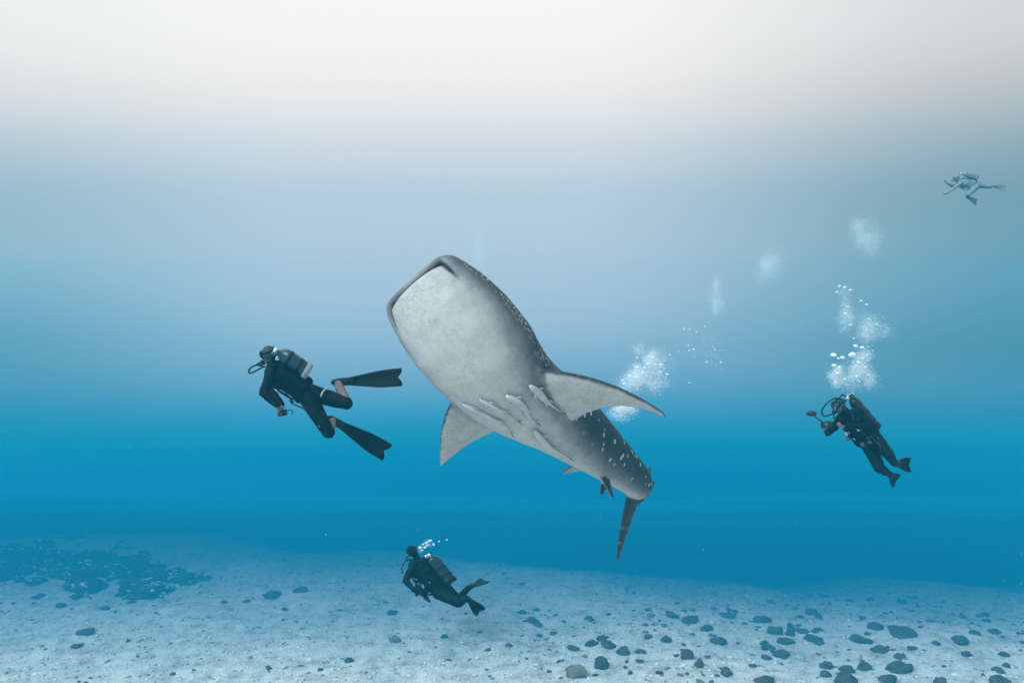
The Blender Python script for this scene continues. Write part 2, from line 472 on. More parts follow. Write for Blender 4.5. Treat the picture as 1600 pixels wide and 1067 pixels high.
# gill slits: five shallow grooves on each side ahead of the pectoral fins
w_at = np.interp(s_ax, KEYS[:, 0], KEYS[:, 1])
inside = (ax_ < w_at + 0.03) & (ax_ > w_at * 0.5)
gill = np.zeros(len(co))
for k in range(5):
    sc = 0.86 + 0.085 * k
    g = np.exp(-((s_ax - sc - 0.10 * rest[:, 2]) / 0.013) ** 2) * np.exp(-((rest[:, 2] + 0.02) / 0.15) ** 4)
    gill = np.maximum(gill, np.where(inside, g, 0))
co = co - nrm * (gill * 0.007)[:, None]

# pose: the backbone as it lies in the water, belly rolled towards the camera at the head
SP = [(650, 441, 6.10), (731, 529, 6.20), (800, 612, 6.50), (882, 668, 7.10), (948, 716, 7.85), (1000, 758, 8.65), (1012, 778, 9.40)]
BEL = [(-0.36, -1.0, -0.35), (-0.38, -1.0, -0.42), (-0.42, -0.9, -0.60), (-0.50, -0.50, -0.85), (-0.55, -0.20, -0.95), (-0.45, -0.1, -1.0), (-0.25, 0.0, -1.0)]
dense = cr_points([P(*q) for q in SP], 60); bd = cr_points([Vector(q) for q in BEL], 60)
dn = np.array([list(p) for p in dense]); bn = np.array([list(p) for p in bd])
ker = np.exp(-np.linspace(-2, 2, 61) ** 2); ker /= ker.sum()
def sm(a):
    p = np.concatenate([a[:1] - (a[1:2] - a[:1]) * np.arange(30, 0, -1)[:, None], a, a[-1:] + (a[-1:] - a[-2:-1]) * np.arange(1, 31)[:, None]])
    return np.stack([np.convolve(p[:, k], ker, 'valid') for k in range(3)], 1)
dn, bn = sm(dn), sm(bn)
arc = np.concatenate([[0], np.cumsum(np.linalg.norm(np.diff(dn, axis=0), axis=1))])
tg = np.gradient(dn, arc, axis=0); tg /= np.linalg.norm(tg, axis=1)[:, None]      # head -> tail
bl = bn - tg * (bn * tg).sum(1)[:, None]; bl /= np.linalg.norm(bl, axis=1)[:, None]
def itp(a, s): return np.stack([np.interp(s, arc, a[:, k]) for k in range(3)], 1)
sv = -co[:, 1]
T_ = itp(tg, sv); T_ /= np.linalg.norm(T_, axis=1)[:, None]
U_ = -itp(bl, sv); U_ -= T_ * (U_ * T_).sum(1)[:, None]; U_ /= np.linalg.norm(U_, axis=1)[:, None]
L_ = np.cross(U_, -T_)
posed = itp(dn, sv) + np.where(sv < 0, sv, np.where(sv > arc[-1], sv - arc[-1], 0))[:, None] * T_ + L_ * (co[:, 0] * 1.0)[:, None] + U_ * co[:, 2][:, None]
# rest +X is the shark's left when U x forward points that way
base = P(*SP[2])
me = bpy.data.meshes.new('body'); me.from_pydata([tuple(p) for p in posed - np.array(base)], [], fc); me.update()
me.polygons.foreach_set('use_smooth', [True] * len(me.polygons))
at = me.attributes.new('rest', 'FLOAT_VECTOR', 'POINT'); at.data.foreach_set('vector', rest.astype(np.float32).ravel())
# how dorsal a spot of the skin is: from its rest normal, blade fins count as dark
w_, hd_, hv_ = (np.interp(s_ax, KEYS[:, 0], KEYS[:, k]) for k in (1, 2, 3))
rr = np.sqrt((rest[:, 0] / np.maximum(w_, 1e-3)) ** 2 + (rest[:, 2] / np.where(rest[:, 2] > 0, hd_, hv_)) ** 2)
zn = rest[:, 2] / np.where(rest[:, 2] > 0, hd_, hv_)
dv = np.where(rr < 1.12, np.clip(zn, -1, 1), nrm[:, 2] * 0.9)
blade = ((rr > 1.15) & (np.abs(rest[:, 0]) < 0.06) & (s_ax > 1.7)) | (s_ax > 4.12)
dv = np.where(blade, 0.75, dv)
pec = (rr > 1.05) & (s_ax < 2.4) & (ax_ > 0.3)
dv = np.where(pec & (nrm[:, 1] > 0.66), 0.6, dv)      # dark leading edge of the pectoral fins
dv = np.where(pec | blade, dv, dv + 0.16 * np.clip((s_ax - 1.5) / 0.6, 0, 1))      # the dark back reaches further down behind
# the snout rim is a plainer grey than the back
dv = np.where(s_ax < 0.20, np.minimum(dv, -0.26 + 1.2 * np.clip(s_ax, 0, 1)), dv)
for _ in range(3):
    s2 = np.zeros(len(dv)); cnt = np.zeros(len(dv))
    np.add.at(s2, ed[:, 0], dv[ed[:, 1]]); np.add.at(s2, ed[:, 1], dv[ed[:, 0]]); np.add.at(cnt, ed[:, 0], 1); np.add.at(cnt, ed[:, 1], 1)
    dv = 0.5 * dv + 0.5 * s2 / np.maximum(cnt, 1)
for nm, a in (('dorsal', dv), ('crease', np.maximum(np.clip(groove * 1.5, 0, 1), gill * 0.25)), ('finblade', (pec | blade).astype(float))):
    q = me.attributes.new(nm, 'FLOAT', 'POINT'); q.data.foreach_set('value', a.astype(np.float32))

m, t, b = mat('whale_shark_skin', rough=0.55, spec=0.3)
def attr(n): 
    a = nd(t, 'ShaderNodeAttribute'); a.attribute_name = n; return a
R = attr('rest').outputs['Vector']; D = attr('dorsal').outputs['Fac']
sx = nd(t, 'ShaderNodeSeparateXYZ'); t.links.new(R, sx.inputs[0])
sback = mnode('MULTIPLY', sx.outputs['Y'], -1.0, tree=t)
n1 = ntex(t, R, 3.0, 5, 0.6); n2 = ntex(t, R, 11, 4, 0.6)
dj = mnode('ADD', D, mnode('MULTIPLY', mnode('SUBTRACT', n1, 0.5, tree=t), 0.35, tree=t), tree=t)
dj = mnode('ADD', dj, mnode('MULTIPLY', mnode('SUBTRACT', n2, 0.5, tree=t), 0.22, tree=t), tree=t)
skin = ramp_node(t, mnode('MULTIPLY_ADD', dj, 0.5, 0.5, tree=t), [(0.02, (0.53, 0.50, 0.475)), (0.13, (0.45, 0.43, 0.415)), (0.27, (0.22, 0.225, 0.23)), (0.40, (0.09, 0.11, 0.12)), (0.56, (0.030, 0.048, 0.056)), (1.0, (0.018, 0.032, 0.038))])
# belly mottling and freckles
mot = ntex(t, R, 9.0, 8, 0.78)
skin = mix(t, 0.55, skin, ramp_node(t, mot, [(0.34, (0.60, 0.61, 0.62)), (0.56, (1, 1, 1))]), 'MULTIPLY')
vf = nd(t, 'ShaderNodeTexVoronoi'); vf.inputs['Scale'].default_value = 40; vf.inputs['Randomness'].default_value = 1.0; t.links.new(R, vf.inputs['Vector'])
fr = ramp_node(t, vf.outputs['Distance'], [(0.14, (1, 1, 1)), (0.26, (0, 0, 0))])
frm = ramp_node(t, ntex(t, R, 2.6, 3, 0.6), [(0.40, (0, 0, 0)), (0.60, (1, 1, 1))])
fr = mix(t, 1.0, fr, frm, 'MULTIPLY')
sk2 = ramp_node(t, ntex(t, R, 55, 5, 0.8), [(0.36, (0.60, 0.61, 0.63)), (0.47, (1, 1, 1))])
skm = ramp_node(t, ntex(t, R, 1.9, 3, 0.6), [(0.40, (0.15, 0.15, 0.15)), (0.62, (1, 1, 1))])
skin = mix(t, skm, skin, mix(t, 1.0, skin, sk2, 'MULTIPLY'))
skin = mix(t, fr, skin, mix(t, 1.0, skin, (0.55, 0.56, 0.58), 'MULTIPLY'))
# pale spots on the back and flanks: small and close on the head, large behind
def spots(scale, r0, r1, rnd):
    v_ = nd(t, 'ShaderNodeTexVoronoi'); v_.inputs['Scale'].default_value = scale; v_.inputs['Randomness'].default_value = rnd
    t.links.new(R, v_.inputs['Vector'])
    return ramp_node(t, v_.outputs['Distance'], [(r0, (1, 1, 1)), (r1, (0, 0, 0))])
sfac = nd(t, 'ShaderNodeMapRange'); t.links.new(sback, sfac.inputs[0]); sfac.inputs[1].default_value = 1.15; sfac.inputs[2].default_value = 1.6
sp = mix(t, sfac.outputs[0], spots(34, 0.24, 0.36, 0.6), spots(9.2, 0.165, 0.25, 0.75))
dmask = ramp_node(t, mnode('MULTIPLY_ADD', dj, 0.5, 0.5, tree=t), [(0.40, (0, 0, 0)), (0.52, (1, 1, 1))])
sp = mix(t, 1.0, sp, dmask, 'MULTIPLY')
inv = mnode('SUBTRACT', 1.0, mnode('MULTIPLY', attr('finblade').outputs['Fac'], 0.85, tree=t), tree=t)
sp = mix(t, inv, (0.0, 0.0, 0.0), sp)
skin = mix(t, sp, skin, mix(t, sfac.outputs[0], (0.40, 0.45, 0.46), (0.52, 0.57, 0.55)))
skin = mix(t, attr('crease').outputs['Fac'], skin, (0.03, 0.035, 0.04))
t.links.new(skin, b.inputs['Base Color'])
bump(t, b, ntex(t, R, 60, 4, 0.6), 0.25, 0.006)
M['shark'] = m

shark = empty('whale_shark', base)
tag(shark, 'huge whale shark with pale belly, rising towards the camera among the divers', 'whale shark')
body = link('body', me, [M['shark']], shark)
shark_bvh = BVHTree.FromPolygons([tuple(p) for p in posed], fc)
def pose_pt(s, x, z):
    q = np.array([s]); tt = itp(tg, q)[0]; tt /= np.linalg.norm(tt); u = -itp(bl, q)[0]; u -= tt * u.dot(tt); u /= np.linalg.norm(u); l = np.cross(u, -tt)
    return Vector(itp(dn, q)[0] + l * x + u * z), Vector(l), Vector(u), Vector(tt)
m_eye, _, _ = mat('shark_eye', (0.008, 0.009, 0.010), 0.15, 0.6)
for sg in (1, -1):
    w, hd, hv = prof(0.20)
    p, l, u, tt = pose_pt(0.26, sg * (w - 0.012), 0.045)
    v, f = ellipsoid(p - base, (tt * 0.020, u * 0.020, l * 0.012), 12, 7)
    make('eye', v, f, m_eye, shark)

# ------------------------------------------------------------------ remoras holding on to the belly
def remora_mat():
    m, t, b = mat('remora_skin', rough=0.45, spec=0.35)
    o = nd(t, 'ShaderNodeTexCoord').outputs['Object']
    t.links.new(ramp_node(t, ntex(t, o, 18, 4), [(0.3, (0.40, 0.40, 0.40)), (0.7, (0.56, 0.555, 0.55))]), b.inputs['Base Color'])
    return m
M['remora'] = remora_mat()
M['remora_dark'] = plain('remora_fin_and_shade', (0.03, 0.04, 0.05), 0.3, 20, 0.5)

def remora(pix, label, width=0.034, off=0.03):
    pts = []; nr = []; lastd = None
    for x, y in pix:
        d = Vector(((x - 800) / F, 1, (533.5 - y) / F)); l = d.length
        h = shark_bvh.ray_cast(Vector((0, 0, CAM_H)), d / l)
        if h[0] is not None:
            n_ = h[1] if h[1].dot(d) < 0 else -h[1]
            pts.append(h[0] + n_ * off); nr.append(n_); lastd = h[0].y
        else:
            pts.append(P(x, y, (lastd or 6.6) + 0.02)); nr.append(nr[-1] if nr else Vector((0, -1, 0)))
    q = cr_points(pts, 7); nn = cr_points(nr, 7); root = pts[0]
    rings = []; L_n = len(q) - 1
    for i, p in enumerate(q):
        u = i / L_n; d = (q[min(i + 1, L_n)] - q[max(i - 1, 0)]).normalized(); a = d.cross(nn[i]).normalized(); c = d.cross(a).normalized()
        g = float(np.interp(u, [0, 0.03, 0.10, 0.25, 0.45, 0.65, 0.85, 0.95, 1], [0.25, 0.62, 0.88, 1.0, 0.88, 0.55, 0.24, 0.15, 0.13]))
        rings.append((p - root, a, c, width * g, width * g * 0.85))
    bv, bf = rings_mesh(rings, 14)
    r = empty('remora', root); tag(r, label, 'remora', 'remoras clinging to the whale shark')
    # body with tail, dorsal and pectoral fins as one skin
    tip = q[-1] - root; d = (q[-1] - q[-4]).normalized(); a = d.cross(nn[-1]).normalized(); c = d.cross(a).normalized()
    def blade(o0, dir_, sp_, len_, w0, w1, th):
        n3 = Vector(dir_).cross(sp_).normalized() * th
        v = [o0 - sp_ * w0, o0 + sp_ * w0, o0 + dir_ * len_ + sp_ * w1, o0 + dir_ * len_ * 0.72, o0 + dir_ * len_ - sp_ * w1]
        vv = [p + n3 for p in v] + [p - n3 for p in v]
        f = [(0, 1, 2, 3, 4), (9, 8, 7, 6, 5)] + [(i, i + 5, (i + 1) % 5 + 5, (i + 1) % 5) for i in range(5)]
        return vv, f
    k = int(L_n * 0.22); dk = (q[k + 1] - q[k - 1]).normalized(); ak = dk.cross(nn[k]).normalized()
    fins = [blade(tip - d * 0.01, d, (a * 0.6 + c * 0.8).normalized(), 0.045, 0.006, 0.024, 0.0025)]
    pf = [blade(q[k] - root + ak * s_ * width * 0.8, (dk * 0.8 + ak * s_ * 0.6).normalized(), (dk * 0.6 - ak * s_ * 0.8).normalized(), 0.05, 0.010, 0.008, 0.002) for s_ in (1, -1)]
    k2 = int(L_n * 0.6); dk2 = (q[k2 + 1] - q[k2 - 1]).normalized(); a2 = dk2.cross(nn[k2]).normalized()
    pf += [blade(q[k2] - root + a2 * s_ * width * 0.4, (dk2 * 0.95 + a2 * s_ * 0.3).normalized(), a2, 0.07, 0.010, 0.004, 0.002) for s_ in (1, -1)]
    v, f = join([(bv, bf)] + pf); make('body', v, f, M['remora'], r)
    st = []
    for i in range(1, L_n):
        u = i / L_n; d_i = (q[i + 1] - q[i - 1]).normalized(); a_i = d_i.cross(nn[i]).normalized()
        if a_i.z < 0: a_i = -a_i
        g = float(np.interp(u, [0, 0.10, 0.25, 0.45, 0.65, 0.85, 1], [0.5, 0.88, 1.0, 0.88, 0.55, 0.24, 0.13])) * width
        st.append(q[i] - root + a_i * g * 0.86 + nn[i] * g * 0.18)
    v, f = tube(st, lambda u: width * (0.15 - 0.08 * u), 6, 1); make('side_shade_stripe', v, f, M['remora_dark'], r)  # dark stripe standing in for the shadow line along the upper side
    v, f = fins[0]; make('tail_fin', v, f, M['remora_dark'], r, False)
    for s_ in (1, -1):
        kk = 1; e = q[kk] - root + (q[kk + 1] - q[kk]).normalized().cross(nn[kk]).normalized() * s_ * width * 0.62
        v, f = ellipsoid(e, (X * 0.005, Y * 0.005, Z * 0.005), 8, 5); make('eye', v, f, m_eye, r)

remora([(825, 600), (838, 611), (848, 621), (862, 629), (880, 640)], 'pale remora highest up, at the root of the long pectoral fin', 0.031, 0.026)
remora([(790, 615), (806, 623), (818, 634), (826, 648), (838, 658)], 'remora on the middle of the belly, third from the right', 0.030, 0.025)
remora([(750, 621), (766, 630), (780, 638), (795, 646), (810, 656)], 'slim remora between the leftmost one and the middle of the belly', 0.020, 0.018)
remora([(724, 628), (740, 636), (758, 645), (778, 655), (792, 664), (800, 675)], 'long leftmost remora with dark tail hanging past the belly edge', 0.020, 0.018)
remora([(834, 668), (844, 680), (856, 692), (872, 701), (891, 712)], 'lowest remora, white, with a dark shadow line along its upper side', 0.032, 0.028)

# ------------------------------------------------------------------ divers
def perp(a, ref):
    r = Vector(ref); a = a.normalized(); return (r - a * r.dot(a)).normalized()

def fin_part(root, name, ankle, toe_dir, width_dir, length, wtip, mat_b, foot=0.20):
    d = toe_dir.normalized(); w = perp(d, width_dir); n3 = d.cross(w).normalized()
    o0 = ankle - root.matrix_world.translation if False else ankle
    # blade: widening outline with a notched end, slightly cambered
    sec = []; K = 14
    for i in range(K + 1):
        u = i / K; hw = float(np.interp(u, [0, 0.12, 0.3, 0.6, 0.9, 1.0], [0.040, 0.055, 0.075, wtip * 0.46, wtip * 0.5, wtip * 0.49]))
        sec.append((u, hw))
    v, f = [], []; J = 9
    for u, hw in sec:
        for j in range(J):
            x = (j / (J - 1) * 2 - 1)
            ln = foot * 0.7 + (length - foot * 0.7) * u
            if u > 0.9: ln -= (0.055 * max(0, 1 - abs(x) * 1.7)) * (u - 0.9) / 0.1
            cam_ = n3 * (0.05 * u * u * length - 0.008 * (1 - x * x)); th = 0.006 * (1 - 0.5 * u)
            p = o0 + d * ln + w * (hw * x) + cam_
            v.append(p + n3 * th); v.append(p - n3 * th)
    def id_(i, j, k): return (i * J + j) * 2 + k
    for i in range(K):
        for j in range(J - 1):
            f.append((id_(i, j, 0), id_(i, j + 1, 0), id_(i + 1, j + 1, 0), id_(i + 1, j, 0)))
            f.append((id_(i, j, 1), id_(i + 1, j, 1), id_(i + 1, j + 1, 1), id_(i, j + 1, 1)))
        for j in (0, J - 1):
            q = (id_(i, j, 0), id_(i + 1, j, 0), id_(i + 1, j, 1), id_(i, j, 1)); f.append(q if j == 0 else q[::-1])
    for i in (0, K):
        for j in range(J - 1):
            q = (id_(i, j, 0), id_(i, j, 1), id_(i, j + 1, 1), id_(i, j + 1, 0)); f.append(q if i == 0 else q[::-1])
    fo = make('swim_fin', v, f, mat_b, root)
    # foot pocket and side rails
    pv, pf = rings_mesh([(o0 + d * x, w, n3, a, b_) for x, a, b_ in ((-0.065, 0.030, 0.030), (-0.05, 0.042, 0.048), (0.0, 0.05, 0.052), (0.08, 0.055, 0.045), (0.16, 0.055, 0.03), (0.24, 0.05, 0.014))], 14)
    make('foot_pocket', pv, pf, M['rubber'], fo)
    for s_ in (-1, 1):
        pts = []
        for u, hw in sec[::2]:
            pts.append(o0 + d * (foot * 0.7 + (length - foot * 0.7) * u) + w * (hw * s_) + n3 * (0.05 * u * u * length))
        v2, f2 = tube(pts, lambda u: 0.013 - 0.007 * u, 8, 2); make('side_rail', v2, f2, M['rubber'], fo)
    return fo

def diver(label, J, back, look, suit, skin_parts=('hand_l', 'hand_r'), tank_mat=None, fins=None, hold=(), hood=None, tank_len=0.62, tank_shift=0.0, voxel=0.011, hoses=(), belt=True, bulk=1.14, tank_r=0.092, tank_off=0.275, bright=False, bands=()):
    """J: joints in world space; back: where the tank lies; look: where the face points"""
    sh = (J['sh_l'] + J['sh_r']) / 2; hp = (J['hip_l'] + J['hip_r']) / 2
    root = empty('person', hp); tag(root, label, 'person', 'scuba divers')
    bpy.context.view_layer.update()
    O = hp
    J = {k: v - O for k, v in J.items()}; sh = sh - O; hp = Vector((0, 0, 0))
    ax = (sh - hp).normalized(); bk = perp(ax, back); lat = (J['sh_l'] - J['sh_r']).normalized()
    look = Vector(look).normalized()
    caps = []    # (p0, p1, r0, r1, slot)
    def cp(a, b_, r0, r1, tagname):
        q = 1.0 if tagname[:4] in ('hand', 'foot', 'neck') else bulk
        caps.append((Vector(a), Vector(b_), r0 * q, r1 * q, tagname))
    hd = J['head']
    # trunk
    chest = sh - ax * 0.16; waist = hp + ax * 0.18
    for s_, k in ((1, 'l'), (-1, 'r')):
        o_ = lat * s_
        cp(sh - ax * 0.03 + o_ * 0.11, chest + o_ * 0.085, 0.085, 0.105, 'suit')
        cp(chest + o_ * 0.085, waist + o_ * 0.07, 0.105, 0.09, 'suit')
        cp(waist + o_ * 0.07, hp + o_ * 0.075, 0.09, 0.105, 'suit')
        cp(sh + o_ * 0.05, J['sh_' + k], 0.075, 0.072, 'suit')
        cp(J['sh_' + k], J['el_' + k], 0.062, 0.046, 'arm_' + k); cp(J['el_' + k], J['wr_' + k], 0.046, 0.032, 'fore_' + k)
        cp(J['hip_' + k], J['kn_' + k], 0.098, 0.066, 'thigh_' + k)
        km = J['kn_' + k].lerp(J['an_' + k], 0.33)
        cp(J['kn_' + k], km, 0.062, 0.058, 'shin_' + k); cp(km, J['an_' + k], 0.058, 0.038, 'shin_' + k)
        toe = fins[k][0].normalized()
        cp(J['an_' + k], J['an_' + k] + toe * 0.15, 0.042, 0.034, 'foot')
        cp(J['an_' + k], J['an_' + k] - toe * 0.05, 0.042, 0.034, 'foot')
        # hand: palm, four fingers curled round what is held, thumb from the side of the palm
        wd = (J['wr_' + k] - J['el_' + k]).normalized(); hdv = (J['ha_' + k] - J['wr_' + k]).normalized()
        side = perp(hdv, ax.cross(hdv) if abs(ax.dot(hdv)) < 0.9 else lat); pal = hdv.cross(side).normalized()
        w0 = J['wr_' + k]
        for q in (-0.024, -0.008, 0.008, 0.024): cp(w0, w0 + hdv * 0.085 + side * q, 0.020, 0.014, 'hand_' + k)
        for q, ln in ((-0.030, 0.066), (-0.010, 0.078), (0.011, 0.074), (0.031, 0.058)):
            a0 = w0 + hdv * 0.088 + side * q; a1 = a0 + (hdv * 0.75 + pal * 0.65) * (ln * 0.45); a2 = a1 + (pal * 0.95 + hdv * 0.05) * (ln * 0.35); a3 = a2 + (pal * 0.35 - hdv * 0.85) * (ln * 0.25)
            cp(a0, a1, 0.0105, 0.0095, 'hand_' + k); cp(a1, a2, 0.0095, 0.0085, 'hand_' + k); cp(a2, a3, 0.0085, 0.008, 'hand_' + k)
        t0 = w0 + hdv * 0.025 - side * 0.028; t1 = t0 + (hdv * 0.6 - side * 0.7 + pal * 0.3) * 0.04; t2 = t1 + (hdv * 0.7 + pal * 0.7) * 0.032
        cp(t0, t1, 0.013, 0.0115, 'hand_' + k); cp(t1, t2, 0.0115, 0.009, 'hand_' + k)
    cp(sh + ax * 0.02, hd - (hd - sh).normalized() * 0.06, 0.062, 0.058, 'neck')
    hu = perp(look, (hd - sh)); hs = look.cross(hu).normalized()
    shp = [capsule(a, b_, r0, r1) for a, b_, r0, r1, _ in caps]
    shp.append(ellipsoid(hd + hu * 0.015, (hs * 0.078, look * 0.098, hu * 0.105)))
    shp.append(ellipsoid(hd + look * 0.045 - hu * 0.065, (hs * 0.052, look * 0.052, hu * 0.055)))            # jaw
    shp.append(capsule(hd + look * 0.088 + hu * 0.01, hd + look * 0.112 - hu * 0.022, 0.012, 0.017))        # nose
    for s_ in (1, -1):
        shp.append(ellipsoid(hd + hs * s_ * 0.08 - hu * 0.01, (hs * 0.012, look * 0.02, hu * 0.032), 10, 6))
    v, f, e_ = remesh(shp, voxel, 3)
    nn_ = vnormals(v, f); wr = np.array([noise.noise(Vector((p[0] * 16, p[1] * 16, p[2] * 30))) * 0.6 + noise.noise(Vector(p) * 8) for p in v])
    near_head = np.linalg.norm(v - np.array(hd), axis=1) < 0.16
    v = v + nn_ * np.where(near_head, 0, wr * 0.008)[:, None]
    ob = make('body', v, f, [suit, M['skin'], M['hair'] if hood is None else hood], root)
    # skin, hood and suit by the nearest limb
    fa = np.array([q if len(q) == 4 else (*q, q[-1]) for q in f]); cen = v[fa].mean(1)
    best = np.full(len(cen), 9.0); idx = np.zeros(len(cen), int)
    for a, b_, r0, r1, nm in caps:
        a_ = np.array(a); d_ = np.array(b_) - a_; L2 = max(d_.dot(d_), 1e-9); u = np.clip(((cen - a_) @ d_) / L2, 0, 1)
        dist = np.linalg.norm(cen - a_ - u[:, None] * d_, axis=1) - (r0 + (r1 - r0) * u)
        slot = 1 if nm in skin_parts else 0; k = dist < best; best[k] = dist[k]; idx[k] = slot
    rel = cen - np.array(hd); inh = np.linalg.norm(rel, axis=1) < 0.145
    lk = np.array(look); face = (rel @ lk > 0.045) & (rel @ np.array(hu) < 0.075)
    isneck = (rel @ np.array((hd - sh).normalized())) < -0.085
    idx[inh & ~isneck] = 2; idx[inh & face & ~isneck] = 1
    ob.data.polygons.foreach_set('material_index', idx.astype(np.int32)); ob.data.update()
    # buoyancy vest: padded shell round the trunk with shoulder straps and pockets
    vs = []
    for s_ in (1, -1):
        o_ = lat * s_
        vs.append(capsule(chest + ax * 0.05 + o_ * 0.09, waist + o_ * 0.085 - ax * 0.06, 0.135, 0.125))
        vs.append(capsule(sh + o_ * 0.105 + bk * 0.05, sh + o_ * 0.12 - bk * 0.06, 0.06, 0.06))
        vs.append(capsule(sh + o_ * 0.12 - bk * 0.06, chest + o_ * 0.12 - bk * 0.10, 0.055, 0.06))
        vs.append(ellipsoid(waist + o_ * 0.16 - bk * 0.05 - ax * 0.05, (lat * 0.065, bk * 0.10, ax * 0.11)))
        vs.append(capsule(chest + o_ * 0.11 + bk * 0.08, waist + o_ * 0.10 + bk * 0.09 - ax * 0.04, 0.085, 0.095))
    v, f, _ = remesh(vs, 0.016, 3); nn_ = vnormals(v, f)
    v = v + nn_ * np.array([noise.noise(Vector(p) * 11) * 0.014 + noise.noise(Vector(p) * 26) * 0.006 for p in v])[:, None]; vest = make('buoyancy_vest', v, f, M['vest'], root)
    for s_ in (1, -1):
        for k in range(2):
            c0 = chest + lat * s_ * 0.13 - bk * 0.155 - ax * (0.02 + 0.13 * k)
            v, f = tube([c0 + (lat * math.cos(q) + ax * math.sin(q)) * 0.022 for q in np.linspace(0, 6.283, 10)], 0.006, 6, 2); make('d_ring', v, f, M['chrome'], vest)
    # tank on the back
    tk = tank_mat or M['tank_dark']; tr_ = tank_r
    tb = hp + bk * tank_off + ax * (-0.02 + tank_shift); tt = tb + ax * tank_len
    prof_t = [(-0.0, 0.075), (0.02, tr_), (tank_len - tr_ * 1.15, tr_), (tank_len - tr_ * 0.85, tr_ * 0.96), (tank_len - tr_ * 0.55, tr_ * 0.83), (tank_len - tr_ * 0.3, tr_ * 0.64), (tank_len - tr_ * 0.12, tr_ * 0.42), (tank_len, 0.030), (tank_len + 0.025, 0.028)]
    v, f = rings_mesh([(tb + ax * z, lat, bk, r, r) for z, r in prof_t], 24); tank = make('scuba_tank', v, f, tk, root)
    v, f = rings_mesh([(tb + ax * z, lat, bk, r, r) for z, r in ((-0.015, 0.07), (-0.012, tr_ + 0.006), (0.06, tr_ + 0.006), (0.062, tr_ + 0.001))], 24); make('tank_boot', v, f, M['pale' if bright else 'rubber'], tank)
    v, f = join([capsule(tt + ax * 0.02, tt + ax * 0.055, 0.022, 0.022), capsule(tt + ax * 0.045 - lat * 0.01, tt + ax * 0.045 + lat * 0.065, 0.014, 0.014), capsule(tt + ax * 0.045 + lat * 0.05, tt + ax * 0.045 + lat * 0.085, 0.024, 0.024), capsule(tt + ax * 0.045, tt + ax * 0.045 - bk * 0.06, 0.026, 0.03)])
    make('tank_valve', v, f, M['chrome'], tank)
    for z in (0.14, 0.30):
        v, f = rings_mesh([(tb + ax * (z + q), lat, bk, tr_ + 0.004, tr_ + 0.004) for q in (-0.022, -0.021, 0.021, 0.022)], 24); make('tank_band', v, f, M['rubber'], tank)
    # mask, regulator
    mc = hd + look * 0.098 + hu * 0.028
    fr_pts = [mc + hs * (0.082 * math.cos(q)) + hu * (0.048 * math.sin(q)) - look * (0.03 * math.cos(q) ** 2) for q in np.linspace(0, 6.283, 17)]
    v1 = tube(fr_pts, 0.013, 8, 2)
    v2 = tube([hd + hs * (0.086 * math.cos(q)) * 1.02 + look * (0.104 * math.sin(q)) + hu * 0.032 for q in np.linspace(math.pi * 0.93, math.pi * 2.07, 12)], 0.011, 6, 2)
    v, f = join([v1, v2]); mk = make('diving_mask', v, f, M['rubber'], root)
    v, f = ellipsoid(mc, (hs * 0.075, hu * 0.042, look * 0.008), 16, 6); make('lens', v, f, M['glass'], mk)
    rg = hd + look * 0.125 - hu * 0.058
    v, f = join([capsule(rg - look * 0.03, rg + look * 0.012, 0.022, 0.034), capsule(rg - hs * 0.05, rg + hs * 0.05, 0.017, 0.017), ellipsoid(rg + look * 0.03, (hs * 0.036, hu * 0.036, look * 0.016))])
    make('regulator', v, f, M['black'], root)
    # hoses
    vp = tt + ax * 0.045 - bk * 0.04
    hz = [[vp, vp - lat * 0.12 + ax * 0.06, sh - lat * 0.24 - bk * 0.08 + ax * 0.10, rg - hs * 0.13 - hu * 0.02, rg - hs * 0.05],
          [vp, vp + lat * 0.12, sh + lat * 0.19 - bk * 0.05, chest + lat * 0.17 - bk * 0.16, waist + lat * 0.16 - bk * 0.15]]
    hz += [[q - O for q in h] for h in hoses]
    for h in hz:
        v, f = tube(h, 0.011, 8, 7); make('hose', v, f, M['rubber'], root)
    g = waist + lat * 0.17 - bk * 0.17
    v, f = rings_mesh([(g, ax, lat, 0.03, 0.03), (g - bk * 0.02, ax, lat, 0.034, 0.034), (g - bk * 0.03, ax, lat, 0.028, 0.028)], 14); make('pressure_gauge', v, f, M['black'], root)
    if belt:
        v, f = rings_mesh([(hp + ax * z, lat, bk, 0.19, 0.135) for z in (0.055, 0.056, 0.104, 0.105)], 24); make('weight_belt', v, f, M['rubber'], root)
        for a in (-0.9, -0.3, 0.5, 1.2):
            c0 = hp + ax * 0.08 + lat * (0.195 * math.sin(a)) - bk * (0.14 * math.cos(a)) 
            v, f = boxm(c0, ax * 0.03, lat * 0.032, bk * 0.014); make('belt_weight', v, f, M['lead'], root, False)
    for s_ in (1, -1):
        pts = [sh + lat * s_ * 0.11 + bk * 0.12, sh + lat * s_ * 0.125 + ax * 0.075, sh + lat * s_ * 0.135 - bk * 0.13, chest + lat * s_ * 0.13 - bk * 0.175, waist + lat * s_ * 0.13 - bk * 0.165]
        v, f = tube(pts, 0.016, 6, 6); make('shoulder_strap', v, f, M['rubber'], root)
        v, f = boxm(chest + lat * s_ * 0.13 - bk * 0.19, ax * 0.022, lat * 0.020, bk * 0.008); make('strap_buckle', v, f, M['chrome'], root, False)
    cs = hp + lat * 0.22 - bk * 0.14 - ax * 0.02
    v, f = join([tube([waist + lat * 0.16 - bk * 0.12, waist + lat * 0.24 - bk * 0.18, cs], 0.010, 7, 6), ellipsoid(cs, (lat * 0.03, bk * 0.02, ax * 0.05))]); make('gauge_console', v, f, M['black'], root)
    oc = chest - lat * 0.2 - bk * 0.15 - ax * 0.10
